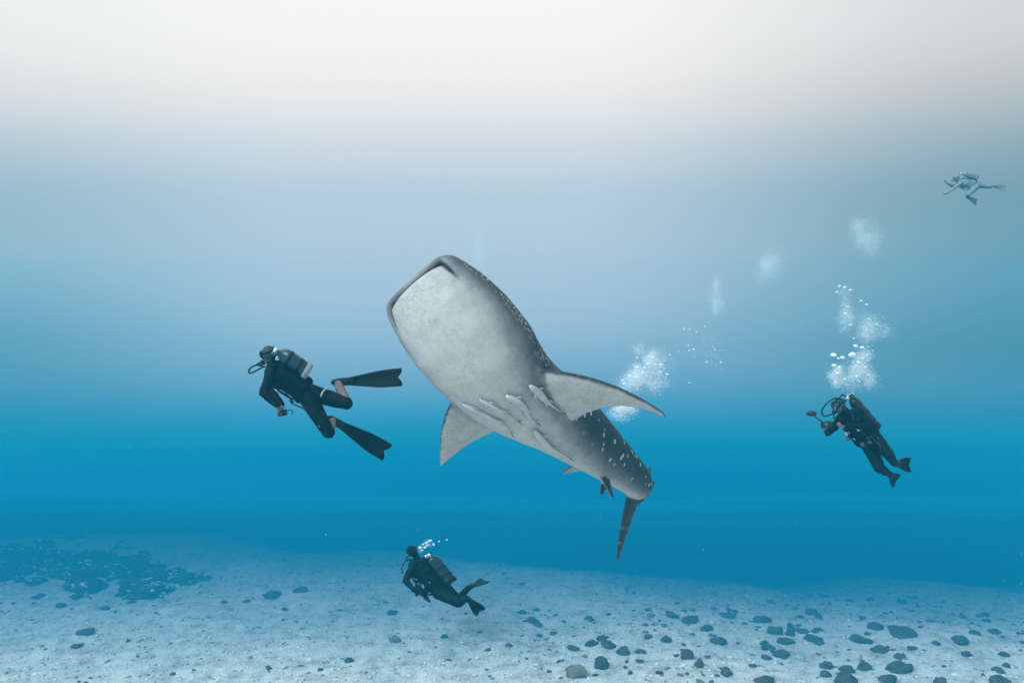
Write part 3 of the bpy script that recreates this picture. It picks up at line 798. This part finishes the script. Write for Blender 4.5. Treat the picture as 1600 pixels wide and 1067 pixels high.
    v, f = join([capsule(oc - lat * 0.02, oc + lat * 0.02, 0.03, 0.034), ellipsoid(oc - bk * 0.03, (lat * 0.036, ax * 0.036, bk * 0.012))]); make('spare_regulator', v, f, M['lead'], root)
    for k, u, w_b in bands:
        a_, b_ = (J['hip_' + k], J['kn_' + k]) if u < 1 else (J['kn_' + k], J['an_' + k]); uu = u % 1
        c0 = a_.lerp(b_, uu); dd, e1, e2 = basis(b_ - a_); rad = (0.098 + (0.066 - 0.098) * uu) * bulk + 0.012 if u < 1 else 0.072
        v, f = rings_mesh([(c0 + dd * q, e1, e2, rad, rad) for q in (-w_b, -w_b * 0.9, w_b * 0.9, w_b)], 20); make('leg_band', v, f, M['band'], root)
    for k in ('l', 'r'):
        d_, w_d, ln, wt = fins[k]
        fin_part(root, 'swim_fin', J['an_' + k], Vector(d_), Vector(w_d), ln, wt, M['fin'])
    return root, O

def jt(**kw): return {k: P(*v) for k, v in kw.items()}

# --- left diver, swimming left
d0 = 10.3
J1 = jt(head=(421, 554, d0), sh_l=(424, 582, d0 - 0.16), sh_r=(431, 573, d0 + 0.17), hip_l=(482, 622, d0 - 0.08), hip_r=(489, 615, d0 + 0.10),
        el_l=(412, 614, d0 - 0.30), wr_l=(432, 632, d0 - 0.38), ha_l=(437, 642, d0 - 0.36), el_r=(424, 610, d0 + 0.22), wr_r=(440, 632, d0 - 0.04), ha_r=(442, 642, d0 - 0.12),
        kn_l=(513, 675, d0 - 0.16), an_l=(520, 656, d0 + 0.22), kn_r=(541, 630, d0 - 0.02), an_r=(527, 597, d0 + 0.26))
f1 = {'l': (P(600, 704, d0 + 0.34) - P(520, 656, d0 + 0.22), (0.35, 0.15, 0.9), 0.84, 0.24),
      'r': (P(628, 590, d0 + 0.30) - P(527, 597, d0 + 0.26), (0.05, 0.25, 0.95), 0.86, 0.235)}
diver('diver with teal tank and long fins swimming left of the whale shark', J1, (0.50, -0.42, 0.78), (-0.75, 0.45, -0.25), M['suit'],
      ('hand_l', 'hand_r', 'shin_l', 'shin_r'), M['tank_teal'], f1, hood=M['suit_teal'], tank_len=0.46, tank_shift=0.20, tank_r=0.125, tank_off=0.27, bright=True, bulk=1.25, bands=(('r', 0.35, 0.006),),
      hoses=[[P(414, 569, d0 - 0.1), P(398, 571, d0 - 0.12), P(389, 578, d0 - 0.12), P(391, 583, d0 - 0.12), P(402, 578, d0 - 0.12), P(412, 573, d0 - 0.1)],
             [P(430, 556, d0 - 0.1), P(444, 549, d0 - 0.15), P(455, 553, d0 - 0.2), P(458, 560, d0 - 0.2)]])
# small camera in its hands
cpt = P(441, 645, d0 - 0.28); cm = empty('underwater_camera', cpt)
tag(cm, 'small dark camera held out in the left diver\'s hands', 'camera')
v, f = boxm((0, 0, 0), Vector((0.055, 0, 0.012)), Vector((0, 0.03, 0)), Vector((-0.008, 0, 0.038))); o_ = make('housing', v, f, M['black'], cm, False)
bv = o_.modifiers.new('b', 'BEVEL'); bv.width = 0.008; bv.segments = 2
v, f = capsule((0.0, -0.03, 0), (0.0, -0.06, 0), 0.024, 0.024); make('lens', v, f, M['glass'], cm)
v, f = tube([(0.05, 0, 0.02), (0.10, 0, 0.04), (0.13, -0.01, 0.02), (0.12, 0, -0.02)], 0.006); make('tether', v, f, M['rubber'], cm)

# --- bottom diver, just above the sand
d2 = 14.5
J2 = jt(head=(645, 861, d2), sh_l=(645, 884, d2 - 0.12), sh_r=(668, 876, d2 + 0.14), hip_l=(686, 926, d2 - 0.10), hip_r=(697, 921, d2 + 0.08),
        el_l=(634, 907, d2 - 0.25), wr_l=(646, 921, d2 - 0.42), ha_l=(651, 926, d2 - 0.45), el_r=(652, 918, d2 + 0.18), wr_r=(664, 930, d2 - 0.02), ha_r=(668, 936, d2 - 0.1),
        kn_l=(717, 942, d2 - 0.25), an_l=(729, 934, d2 + 0.12), kn_r=(716, 936, d2 + 0.20), an_r=(733, 917, d2 + 0.44))
f2 = {'l': (P(752, 956, d2 + 0.35) - P(729, 934, d2 + 0.12), (0.8, 0.1, 0.5), 0.47, 0.22), 'r': (P(757, 908, d2 + 0.82) - P(733, 917, d2 + 0.44), (0.1, 1, 0.05), 0.50, 0.22)}
diver('diver in dark suit hovering just above the sand, below the whale shark', J2, (0.62, -0.10, 0.70), (-0.55, 0.75, -0.2), M['suit'], (), None, f2, hood=M['suit'], tank_len=0.58, tank_shift=0.06, tank_off=0.235, bulk=1.25,
      hoses=[[P(646, 876, d2 - 0.1), P(634, 876, d2 - 0.15), P(628, 886, d2 - 0.15), P(629, 896, d2 - 0.15)]], voxel=0.013)

# --- right diver, upright with camera on an arm
d3 = 12.0
J3 = jt(head=(1312, 634, d3 - 0.05), sh_l=(1341, 645, d3 - 0.18), sh_r=(1316, 654, d3 + 0.14), hip_l=(1368, 687, d3 - 0.10), hip_r=(1357, 694, d3 + 0.10),
        el_l=(1364, 665, d3 - 0.24), wr_l=(1320, 667, d3 - 0.42), ha_l=(1308, 665, d3 - 0.46), el_r=(1294, 676, d3 + 0.05), wr_r=(1292, 670, d3 - 0.20), ha_r=(1288, 664, d3 - 0.28),
        kn_l=(1389, 711, d3 - 0.36), an_l=(1398, 724, d3 + 0.02), kn_r=(1374, 731, d3 - 0.14), an_r=(1391, 741, d3 + 0.20))
f3 = {'l': (P(1419, 726, d3 + 0.40) - P(1398, 724, d3 + 0.02), (0.1, 0.2, 0.9), 0.58, 0.22), 'r': (P(1398, 750, d3 + 0.62) - P(1391, 741, d3 + 0.20), (0.5, 0.1, 0.7), 0.58, 0.22)}
diver('diver in dark suit at right, upright, holding a camera with a light on a stalk', J3, (0.60, 0.55, 0.50), (-0.80, -0.45, -0.15), M['suit'], ('hand_l', 'hand_r'), None, f3, hood=M['suit_teal'], tank_len=0.6, tank_shift=0.08, bulk=1.2,
      hoses=[[P(1322, 626, d3), P(1306, 622, d3 - 0.1), P(1292, 630, d3 - 0.18), P(1284, 642, d3 - 0.2), P(1288, 650, d3 - 0.2), P(1302, 646, d3 - 0.2)]], voxel=0.012)
cpt = P(1291, 663, d3 - 0.36); cm = empty('underwater_camera', cpt)
tag(cm, 'camera with a round light on a thin stalk held by the right diver', 'camera')
v, f = boxm((0, 0, 0), Vector((0.07, 0, 0.01)), Vector((0, 0.035, 0)), Vector((-0.006, 0, 0.045))); o_ = make('housing', v, f, M['black'], cm, False)
bv = o_.modifiers.new('b', 'BEVEL'); bv.width = 0.01; bv.segments = 2
v, f = capsule((-0.02, -0.03, 0), (-0.02, -0.07, 0), 0.03, 0.03); make('lens', v, f, M['glass'], cm)
tip = P(1269, 646, d3 - 0.36) - cpt
v, f = tube([(-0.04, 0, 0.03), tip * 0.5 + Vector((0, 0, -0.01)), tip], 0.010); make('stalk', v, f, M['black'], cm)
v, f = join([capsule(tip - X * 0.02, tip + X * 0.02, 0.042, 0.042), capsule(tip - X * 0.04, tip - X * 0.055, 0.03, 0.034)]); make('light_head', v, f, M['black'], cm)

# --- far diver, all its gear coloured pale grey to imitate haze
d4 = 27.5
J4 = jt(head=(1494, 279, d4), sh_l=(1500, 287, d4 - 0.16), sh_r=(1504, 281, d4 + 0.16), hip_l=(1525, 292, d4 - 0.1), hip_r=(1527, 289, d4 + 0.1),
        el_l=(1488, 296, d4 - 0.25), wr_l=(1480, 302, d4 - 0.3), ha_l=(1476, 304, d4 - 0.3), el_r=(1490, 292, d4 + 0.25), wr_r=(1479, 286, d4 + 0.2), ha_r=(1475, 283, d4 + 0.2),
        kn_l=(1513, 304, d4 - 0.30), an_l=(1512, 308, d4 - 0.05), kn_r=(1545, 292, d4 + 0.05), an_r=(1553, 291, d4 + 0.3))
f4 = {'l': (P(1526, 317, d4 + 0.3) - P(1512, 308, d4 - 0.05), (0.3, 0.1, 0.9), 0.6, 0.2), 'r': (P(1573, 296, d4 + 0.6) - P(1553, 291, d4 + 0.3), (0.1, 0.3, 0.9), 0.62, 0.2)}
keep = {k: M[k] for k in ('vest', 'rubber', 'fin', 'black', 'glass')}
for k in keep: M[k] = M['suit_hazed']
diver('faint far diver near the top right corner, swimming left', J4, (0.1, -0.35, 0.9), (-0.9, 0.1, -0.1), M['suit_hazed'], ('hand_l', 'hand_r'), M['suit_hazed'], f4, hood=M['suit_hazed'], tank_len=0.55, tank_shift=0.1, voxel=0.014)
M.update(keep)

# ------------------------------------------------------------------ reef patch at the left
lumps = []
reef_spots = [(5, 885), (20, 872), (45, 880), (70, 888), (95, 893), (120, 898), (150, 900), (180, 903), (210, 908), (240, 912), (268, 914), (110, 880), (140, 885), (165, 890), (195, 895), (225, 900), (250, 904), (60, 868), (85, 872), (5, 862), (30, 858), (130, 872), (160, 878)]
for i, (px, py) in enumerate(reef_spots):
    q = on_ground(px, py)
    for k in range(7):
        a = random.choice((random.uniform(0.2, 0.45), random.uniform(0.08, 0.2))); c = q + Vector((random.gauss(0, .45), random.gauss(0.1, .6), 0)); c.z = ground(c.x, c.y) - 0.03
        lumps.append(ellipsoid(c, (X * a, Y * a * random.uniform(.7, 1.2), Z * a * random.uniform(.3, .6)), 12, 7))
v, f, _ = remesh(lumps, 0.05, 1)
v = np.array([p + np.array(noise.noise_vector(Vector(p) * 2.6)) * 0.12 + np.array(noise.noise_vector(Vector(p) * 8.0)) * 0.05 for p in v])
reef = empty('reef_patch', Vector(v.mean(0))); tag(reef, 'low dark algae-covered reef patch on the sand at far left', 'reef')
make('reef_rock', v - v.mean(0), f, M['reef'], reef)
# turf of algae on it: uncountable blades
bvh = BVHTree.FromPolygons([tuple(p) for p in v], f); tv, tf = [], []
lo_b, hi_b = v.min(0), v.max(0)
for k in range(9000):
    x, y = random.uniform(lo_b[0], hi_b[0]), random.uniform(lo_b[1], hi_b[1])
    h = bvh.ray_cast(Vector((x, y, 6)), Vector((0, 0, -1)))
    if h[0] is None: continue
    a = random.uniform(0, 6.28); l = random.uniform(0.025, 0.075); w = random.uniform(0.008, 0.025)
    s_ = Vector((math.cos(a), math.sin(a), 0)) * w; tip = Vector((random.uniform(-1.2, 1.2), random.uniform(-1.2, 1.2), 1)).normalized() * l
    n = len(tv); p = h[0] - Vector(v.mean(0)) - Vector((0, 0, 0.01)); tv += [p - s_, p + s_, p + tip * 0.6 + s_ * 0.8, p + tip, p + tip * 0.6 - s_ * 0.8]; tf.append((n, n + 1, n + 2, n + 3, n + 4))
tag(make('algae_turf', tv, tf, M['algae'], reef), kind='stuff')
# pale coral bits and sand caught on it, beyond counting
tv, tf = [], []
for k in range(3000):
    x, y = random.uniform(lo_b[0], hi_b[0]), random.uniform(lo_b[1], hi_b[1])
    if noise.noise(Vector((x * 1.1, y * 1.1, 4))) < 0.02: continue
    h = bvh.ray_cast(Vector((x, y, 6)), Vector((0, 0, -1)))
    if h[0] is None: continue
    l = random.uniform(0.015, 0.05); n = len(tv); p = h[0] - Vector(v.mean(0))
    tv += [p + Vector(q) * l * random.uniform(.6, 1.3) for q in ((1.5, 0, 0), (-1.5, 0, 0), (0, 1, 0), (0, -1, 0), (0, 0, .8), (0, 0, -.8))]
    tf += [tuple(i + n for i in q) for q in ((0, 2, 4), (2, 1, 4), (1, 3, 4), (3, 0, 4), (2, 0, 5), (1, 2, 5), (3, 1, 5), (0, 3, 5))]
tag(make('coral_bits', tv, tf, M['rubble'], reef), kind='stuff')

# ------------------------------------------------------------------ rocks
rock_meshes = []
def ico(sub):
    bm = bmesh.new(); bmesh.ops.create_icosphere(bm, subdivisions=sub, radius=1.0)
    v = [p.co.copy() for p in bm.verts]; f = [tuple(q.index for q in fc_.verts) for fc_ in bm.faces]; bm.free(); return v, f
IV, IF = ico(3)
for i in range(12):
    off = Vector((i * 7.3, i * 3.1, i * 1.7)); vv = []
    planes = [(Vector((random.gauss(0, 1), random.gauss(0, 1), random.gauss(0, 1))).normalized(), random.uniform(0.62, 0.92)) for _ in range(7)]
    for p in IV:
        r = 1 + 0.48 * noise.noise(p * 1.2 + off) + 0.26 * noise.noise(p * 2.8 + off) + 0.13 * noise.noise(p * 6.5 + off)
        q = p * r
        for n_, dd in planes:
            e = q.dot(n_) - dd
            if e > 0: q = q - n_ * e * 0.75
        vv.append(q)
    pair = []
    for k in ('rock', 'rock_pale'):
        me_ = bpy.data.meshes.new('rock'); me_.from_pydata([tuple(p) for p in vv], [], IF); me_.update()
        me_.polygons.foreach_set('use_smooth', [True] * len(me_.polygons)); me_.materials.append(M[k]); pair.append(me_)
    rock_meshes.append(pair)

def rock(px, py, w, h, label, group='dark rocks scattered on the sand', pale=False):
    q = on_ground(px, py + h * 0.35)
    if q is None: return None
    ms = q.y / F; sx_ = w * ms / 2; sz = h * ms / 2
    o_ = bpy.data.objects.new('rock', random.choice(rock_meshes)[1 if pale else 0]); C.objects.link(o_)
    o_.scale = (sx_ * 1.02, sx_ * random.uniform(0.75, 1.1), max(sz, sx_ * 0.35) * 1.05)
    o_.rotation_euler = (random.uniform(-.2, .2), random.uniform(-.25, .25), random.choice((0, math.pi)) + random.uniform(-.5, .5))
    o_.location = q + Vector((0, 0, sz * 0.14))
    return tag(o_, label, 'rock', group)

NAMED = [
    (938, 1034, 28, 25, 'dark triangular rock right of the long pale one near the bottom edge'),
    (975, 1016, 26, 18, 'dark lump at the right end of the chain of touching rocks'),
    (952, 1007, 30, 12, 'flat middle rock of the chain of touching rocks'),
    (941, 996, 22, 16, 'upper rock of the chain of touching rocks'),
    (922, 1004, 24, 13, 'left end rock of the chain of touching rocks'),
    (1000, 1015, 20, 13, 'rock just right of the chain of touching rocks'),
    (1040, 998, 20, 17, 'single round rock above the leaning pair'),
    (1073, 1021, 28, 24, 'larger rock of the leaning pair, upper left one'),
    (1092, 1034, 19, 22, 'smaller rock of the leaning pair, lower right one'),
    (1123, 1000, 26, 15, 'single rock up and right of the leaning pair'),
    (1320, 1059, 42, 28, 'largest dark rock at the bottom edge of the right cluster'),
    (1293, 1037, 28, 20, 'upper left rock of the cluster at lower right'),
    (1321, 1043, 26, 15, 'middle rock of the cluster at lower right'),
    (1289, 1051, 22, 18, 'left lower rock of the cluster at lower right'),
    (1349, 1041, 27, 17, 'rounded rock just right of the lower right cluster'),
    (1385, 1058, 30, 22, 'angular rock at the bottom edge right of the cluster'),
    (1401, 1041, 52, 15, 'long low rock slanting above the angular one'),
    (1406, 1025, 22, 11, 'small rock resting above the long low one'),
    (1376, 1013, 32, 17, 'blunt rock up and left of the long low one'),
    (1410, 985, 52, 17, 'wide dark rock in the hazy band at right'),
    (1500, 999, 30, 19, 'boxy greyish rock standing alone at far right'),
    (1560, 1059, 32, 26, 'dark rock at the bottom right corner'),
    (1560, 1046, 24, 10, 'low rock just above the bottom right corner one'),
    (1210, 984, 28, 19, 'rounded rock behind the right half of the sand'),
    (1222, 1018, 30, 19, 'right rock of the trio at middle right'),
    (1199, 1011, 25, 14, 'upper left rock of the trio at middle right'),
    (1198, 1026, 18, 10, 'small lower rock of the trio at middle right'),
    (1195, 1062, 38, 14, 'flat rock cut by the bottom edge below the trio'),
    (613, 956, 19, 13, 'lone dark rock on pale sand left of the bottom diver\'s fins'),
    (420, 1042, 11, 10, 'small round dark stone alone on the lower left sand'),
    (921, 965, 18, 10, 'small rock alone below the tail of the whale shark'),
]
for x, y, w, h, lb in NAMED: rock(x, y, w * 0.88, h * 0.88, lb)
rock(899, 1046, 40, 20, 'long pale rock lying left of the dark triangular one', pale=True)
rock(617, 997, 23, 10, 'pale brick-shaped stone on the sand below the bottom diver', pale=True)
SMALL = [(1135, 1050, 20, 16), (1050, 960, 24, 11), (1080, 967, 28, 13), (1105, 980, 24, 11), (1012, 993, 15, 7), (895, 1012, 20, 6), (1345, 998, 36, 9), (1370, 977, 26, 14), (1463, 1003, 15, 7), (1425, 1012, 17, 7), (1510, 1020, 18, 8), (1573, 1037, 15, 9), (1470, 1063, 24, 14), (1570, 1021, 24, 9), (1555, 985, 22, 10), (1525, 987, 20, 10), (1235, 980, 14, 22), (1255, 985, 22, 9), (1273, 985, 15, 9), (1225, 1000, 28, 10), (1280, 1003, 15, 8), (1270, 996, 28, 7), (1140, 960, 22, 14), (1190, 965, 26, 16), (1270, 955, 22, 12), (1030, 1050, 12, 8), (985, 1050, 10, 6), (1000, 1032, 12, 7)]
def zone(x, y):
    far = y < 985
    if x > 1430: return ('small faint rock in the hazy band by the right edge', 'faint rocks by the right edge') if far else ('small dark rock on near sand by the right edge', 'near rocks by the right edge')
    if x > 1220: return ('small faint rock in the hazy band under the right diver', 'faint rocks under the right diver') if far else ('small dark rock on near sand under the right diver', 'near rocks under the right diver')
    return ('small faint rock in the hazy band right of the shark tail', 'faint rocks right of the tail') if far else ('small dark rock on near sand right of the shark tail', 'near rocks right of the tail')
for x, y, w, h in SMALL: rock(x, y, w, h, *zone(x, y))
for k in range(75):   # more of them towards the hazy edge at right
    x = random.uniform(1020, 1600); y = 930 + 115 * random.random() ** 1.6 + (0 if x > 1150 else 12); w = random.uniform(6, 19) * (0.6 + 0.4 * random.random())
    rock(x, y, w, w * random.uniform(0.35, 0.65), *zone(x, y), pale=random.random() < 0.25)
for k in range(45):
    x = random.uniform(760, 1100); y = random.uniform(945, 1066); w = random.uniform(5, 13)
    rock(x, y, w, w * random.uniform(0.35, 0.6), 'little stone on the sand between the bottom diver and the rock clusters', 'little stones on the middle sand', random.random() < 0.3)
for x, y, w, h in [(695, 993, 11, 8), (545, 1031, 16, 7), (833, 968, 20, 8), (350, 940, 10, 7), (385, 938, 13, 6), (425, 927, 30, 7), (470, 921, 26, 7), (135, 985, 28, 12), (120, 1007, 20, 9), (815, 955, 20, 9), (840, 975, 13, 7), (445, 952, 12, 5), (120, 930, 22, 10), (60, 930, 20, 9), (95, 945, 16, 8), (165, 950, 18, 7), (205, 940, 14, 6), (30, 905, 18, 9), (500, 1046, 10, 6), (270, 1052, 10, 6), (205, 930, 18, 7)]:
    rock(x, y, w, h, 'low dark stone on the pale sand in the left half', 'low stones on the left sand')

# ------------------------------------------------------------------ coral rubble, too fine to count
def rubble(name, count, region, size, material, label, dens=None):
    V, Fc = [], []
    octa = [Vector(p) for p in ((1, 0, 0), (-1, 0, 0), (0, 1, 0), (0, -1, 0), (0, 0, 1), (0, 0, -1))]
    of = [(0, 2, 4), (2, 1, 4), (1, 3, 4), (3, 0, 4), (2, 0, 5), (1, 2, 5), (3, 1, 5), (0, 3, 5)]
    n_ = 0
    while n_ < count:
        x, y = random.uniform(region[0], region[1]), random.uniform(region[2], region[3])
        if abs(x / y) > 0.72 or (dens and random.random() > dens(x, y)): 
            n_ += 0.2; continue
        n_ += 1
        s_ = size[0] * (size[1] / size[0]) ** (random.random() ** 2.2); z = ground(x, y) + s_ * 0.15
        rm = Matrix.Rotation(random.uniform(0, 6.28), 3, 'Z') @ Matrix.Rotation(random.uniform(-.5, .5), 3, 'X')
        st = random.uniform(0.9, 2.2); k = len(V)
        for p in octa:
            q = rm @ Vector((p.x * st * random.uniform(.7, 1.2), p.y * random.uniform(.7, 1.2), p.z * random.uniform(.5, .9))) * s_
            V.append((x + q.x, y + q.y, z + q.z))
        Fc += [tuple(i + k for i in q) for q in of]
    tag(make(name, V, Fc, material, None, True), label, 'rubble', None, 'stuff')
rubble('coral_rubble', 26000, (-14, 13, 11.5, 25), (0.010, 0.040), M['rubble'], 'fine pale and grey coral rubble all over the sand')
rubble('dark_rubble', 5000, (-16, 14, 12, 28), (0.012, 0.055), M['rubble_dark'], 'dark bits of rubble thickest at the hazy edge of the sand',
       lambda x, y: 0.12 + 0.88 * max(sstep(crest(x) - 4.5, crest(x), y) * 0.6, sstep(-5.5, -9, x) * sstep(15, 17.5, y), sstep(2, 8, x) * 0.35) if noise.noise(Vector((x * 0.8, y * 0.8, 2))) > -0.15 else 0.05)

# ------------------------------------------------------------------ bubbles
BV, BF = ico(2); bub_me = bpy.data.meshes.new('bubble')
bub_me.from_pydata([(p.x, p.y, p.z * (0.72 if p.z > 0 else 0.42)) for p in BV], [], BF); bub_me.update()
bub_me.polygons.foreach_set('use_smooth', [True] * len(bub_me.polygons)); bub_me.materials.append(M['bubble'])
SV, SF = ico(1)
def froth(name, label, blobs):
    """blobs: pixel x, y, half width, half height, distance, count, smallest and largest radius in metres"""
    sv_, sf_ = np.array([list(q) for q in SV]) * (1, 1, 0.7), np.array(SF); V, Fc = [], []; cnt = 0
    for x, y, hw, hh, d, n, r0, r1 in blobs:
        n = int(n * 2.2); g = rng.normal(0, 0.5, (n, 3)); lump = rng.normal(0, 0.5, (14, 2))[rng.integers(0, 14, n)]   # clumped
        px, py = x + (0.45 * g[:, 0] + 0.75 * lump[:, 0]) * hw, y + (0.45 * g[:, 1] + 0.75 * lump[:, 1]) * hh
        c = np.stack([(px - 800) / F * d, d + g[:, 2] * hw / F * d, (533.5 - py) / F * d + CAM_H], 1)
        r = 0.62 * r0 * (r1 / r0) ** (rng.random(n) ** 2.5)
        V.append((c[:, None, :] + sv_[None] * r[:, None, None]).reshape(-1, 3)); Fc.append((sf_[None] + (cnt + np.arange(n) * len(sv_))[:, None, None]).reshape(-1, 3)); cnt += n * len(sv_)
    V, Fc = np.concatenate(V).tolist(), np.concatenate(Fc).tolist()
    return tag(make(name, V, Fc, M['froth']), label, 'bubbles', None, 'stuff')
def bubbles(pix, d, label, group, jit=0.1):
    for x, y, w in pix:
        o_ = bpy.data.objects.new('bubble', bub_me); C.objects.link(o_); p = P(x, y, d); p.y += random.uniform(-jit, jit)
        r = w / 2 / F * d; o_.location = p; o_.scale = (r, r, r); o_.rotation_euler = (0, random.uniform(-.3, .3), random.uniform(0, 6))
        tag(o_, label, 'bubble', group)

froth('bubble_plume', 'dense white bubble column rising straight above the right diver', [
    (1312, 588, 14, 22, d3, 2600, 0.003, 0.012), (1342, 578, 18, 30, d3, 4200, 0.003, 0.014), (1328, 604, 24, 10, d3, 300, 0.003, 0.010)])
froth('bubble_plume', 'looser bubble cloud high above the right diver, under the faint one', [
    (1322, 495, 14, 34, d3 + 0.2, 1400, 0.003, 0.010), (1355, 510, 26, 28, d3 + 0.2, 2400, 0.003, 0.010), (1318, 458, 12, 10, d3 + 0.2, 80, 0.003, 0.011)])
froth('bubble_plume', 'faint spent bubble cloud topmost above the right diver', [(1345, 360, 16, 24, d3 + 8, 1300, 0.006, 0.011), (1358, 385, 26, 34, d3 + 8, 1900, 0.006, 0.011)])
froth('bubble_plume', 'white bubble cloud behind the long pectoral fin of the whale shark', [
    (1022, 572, 24, 22, 12, 3000, 0.003, 0.012), (1000, 598, 30, 28, 12, 5000, 0.003, 0.012), (975, 640, 28, 18, 12, 2200, 0.003, 0.014), (1035, 570, 20, 40, 12.3, 500, 0.003, 0.010)])
froth('bubble_plume', 'sparse drifting bubbles right of the long pectoral fin', [(1095, 545, 50, 50, 13, 260, 0.004, 0.013)])
froth('bubble_plume', 'faint narrow bubble cloud between the whale shark and the right diver', [(1120, 462, 12, 34, 19, 1300, 0.006, 0.012)])
froth('bubble_plume', 'faint wide bubble cloud higher left of the right diver', [(1200, 415, 26, 36, 21, 2400, 0.006, 0.012)])
froth('bubble_plume', 'very faint bubble cloud just above the whale shark head', [(748, 385, 20, 40, 22, 1600, 0.006, 0.012)])
froth('bubble_plume', 'small burst of bubbles at the bottom diver\'s head', [(658, 857, 5, 6, d2, 120, 0.003, 0.012), (668, 849, 8, 6, d2, 120, 0.003, 0.012)])
bubbles([(656, 856, 6), (660, 860, 4), (661, 851, 4), (666, 848, 5), (668, 852, 5), (673, 844, 5), (670, 845, 4), (678, 850, 4), (677, 848, 3), (686, 846, 3), (664, 855, 5), (698, 844, 3)], d2, 'bright bubble in the burst at the bottom diver\'s head', 'bubbles of the bottom diver', 0.05)
bubbles([(1315, 447, 6), (1322, 449, 6), (1325, 454, 5), (1308, 457, 5), (1328, 479, 5), (1349, 470, 5), (1356, 476, 5), (1358, 498, 4), (1369, 507, 4), (1320, 490, 5), (1327, 508, 5), (1331, 529, 4), (1356, 516, 5)], d3 + 0.1, 'bright bubble in the looser cloud high above the right diver', 'bubbles high above the right diver')
bubbles([(1305, 555, 10), (1318, 559, 8), (1333, 555, 13), (1336, 541, 8), (1346, 543, 7), (1300, 571, 8), (1307, 583, 7), (1308, 573, 5), (1358, 586, 6), (1340, 566, 6), (1348, 560, 6), (1304, 598, 5), (1318, 592, 5), (1345, 596, 6), (1335, 588, 5), (1352, 574, 5), (1327, 602, 5), (1310, 560, 5)], d3 - 0.1, 'bright bubble in the column just above the right diver', 'bubbles just above the right diver')
bubbles([(1021, 558, 6), (995, 574, 7), (1007, 575, 5), (985, 588, 6), (994, 589, 6), (974, 599, 6), (1003, 582, 6), (1012, 569, 6), (1033, 570, 6), (1044, 585, 5), (994, 559, 4), (973, 594, 5), (1012, 588, 5), (1026, 570, 5), (1033, 582, 5)], 11.8, 'bright bubble in the cloud behind the long pectoral fin', 'bubbles behind the pectoral fin')
bubbles([(x_, y_, w_ * 0.62) for x_, y_, w_ in [(1078, 515, 6), (1068, 514, 6), (1102, 510, 5), (1085, 546, 7), (1076, 548, 5), (1060, 549, 4), (1048, 555, 5), (1116, 547, 5), (1075, 540, 5), (1076, 598, 5), (1090, 519, 5), (1104, 566, 6), (1127, 566, 6)]], 13, 'sparse bubble drifting right of the long pectoral fin', 'sparse drifting bubbles')

# drifting specks in the water, beyond counting
sn = [(random.uniform(0, 1600), random.uniform(330, 1000), random.uniform(4, 15), 1, 0.001, 0.003) for _ in range(900)]
V, Fc = [], []
for x, y, d, _, r0, r1 in sn:
    p = P(x, y, d); r = r0 + (r1 - r0) * random.random() ** 3
    if p.z < ground(p.x, p.y) + 0.05: continue
    i0 = len(V); V += [(p.x + q.x * r, p.y + q.y * r, p.z + q.z * r) for q in SV]; Fc += [tuple(i + i0 for i in q) for q in SF]
tag(make('drifting_particles', V, Fc, M['froth']), 'tiny pale specks drifting everywhere in the water', 'particles', None, 'stuff')

# ------------------------------------------------------------------ the water itself
hz = [(-75, -40, -17), (75, -40, -17), (75, 75, -17), (-75, 75, -17), (-75, -40, 12.4), (75, -40, 12.4), (75, 75, 12.4), (-75, 75, 12.4)]
hf = [(0, 3, 2, 1), (4, 5, 6, 7), (0, 1, 5, 4), (1, 2, 6, 5), (2, 3, 7, 6), (3, 0, 4, 7)]
m = bpy.data.materials.new('water_haze'); m.use_nodes = True; t = m.node_tree; t.nodes.clear()
om = t.nodes.new('ShaderNodeOutputMaterial'); pv = t.nodes.new('ShaderNodeVolumePrincipled')
pv.inputs['Color'].default_value = (0.015, 0.36, 0.56, 1); pv.inputs['Absorption Color'].default_value = (0.0, 0.62, 0.92, 1)
pv.inputs['Density'].default_value = 0.0100
t.links.new(pv.outputs[0], om.inputs['Volume'])
tag(make('haze', hz, hf, m, None, False), 'clear blue sea water filling the whole place', None, None, 'stuff')
# haze wedge added and shaped so the far sand fades to blue
prof_w = [(9.5, -16), (9.5, -0.45), (11.5, 0.06), (13, 0.24), (15, 0.64), (17, 1.12), (19, 1.42), (20.5, 1.45), (22, 1.3), (24, 0.82), (27, -0.15), (31, -1.7), (38, -4.4), (50, -9.0), (60, -12.5), (60, -16)]
k = len(prof_w); xw = [float(x) for x in np.arange(-74, 75, 2)]; wv = []
for x in xw:                                            # its upper side rolls gently
    for y, z in prof_w:
        wv.append((x, y, z if z < -15 or y < 12 else z + 0.25 * sstep(12, 20, y) * noise.noise(Vector((x * 0.16, y * 0.07, 11))) + 0.16 * sstep(12, 20, y) * noise.noise(Vector((x * 0.5, y * 0.1, 3)))))
n = len(xw); wf = [tuple(range(k)), tuple(range(n * k - 1, (n - 1) * k - 1, -1))]
for j in range(n - 1): wf += [(j * k + i, (j + 1) * k + i, (j + 1) * k + (i + 1) % k, j * k + (i + 1) % k) for i in range(k)]
m = bpy.data.materials.new('added_fade_haze'); m.use_nodes = True; t = m.node_tree; t.nodes.clear()
om = t.nodes.new('ShaderNodeOutputMaterial'); pv = t.nodes.new('ShaderNodeVolumePrincipled')
pv.inputs['Color'].default_value = (0.008, 0.342, 0.598, 1); pv.inputs['Absorption Color'].default_value = (0.0, 0.0, 0.0, 1)
pv.inputs['Density'].default_value = 0.46
t.links.new(pv.outputs[0], om.inputs['Volume'])
tag(make('haze', wv, wf, m, None, False), 'added haze wedge that fades the far seabed into blue', None, None, 'stuff')
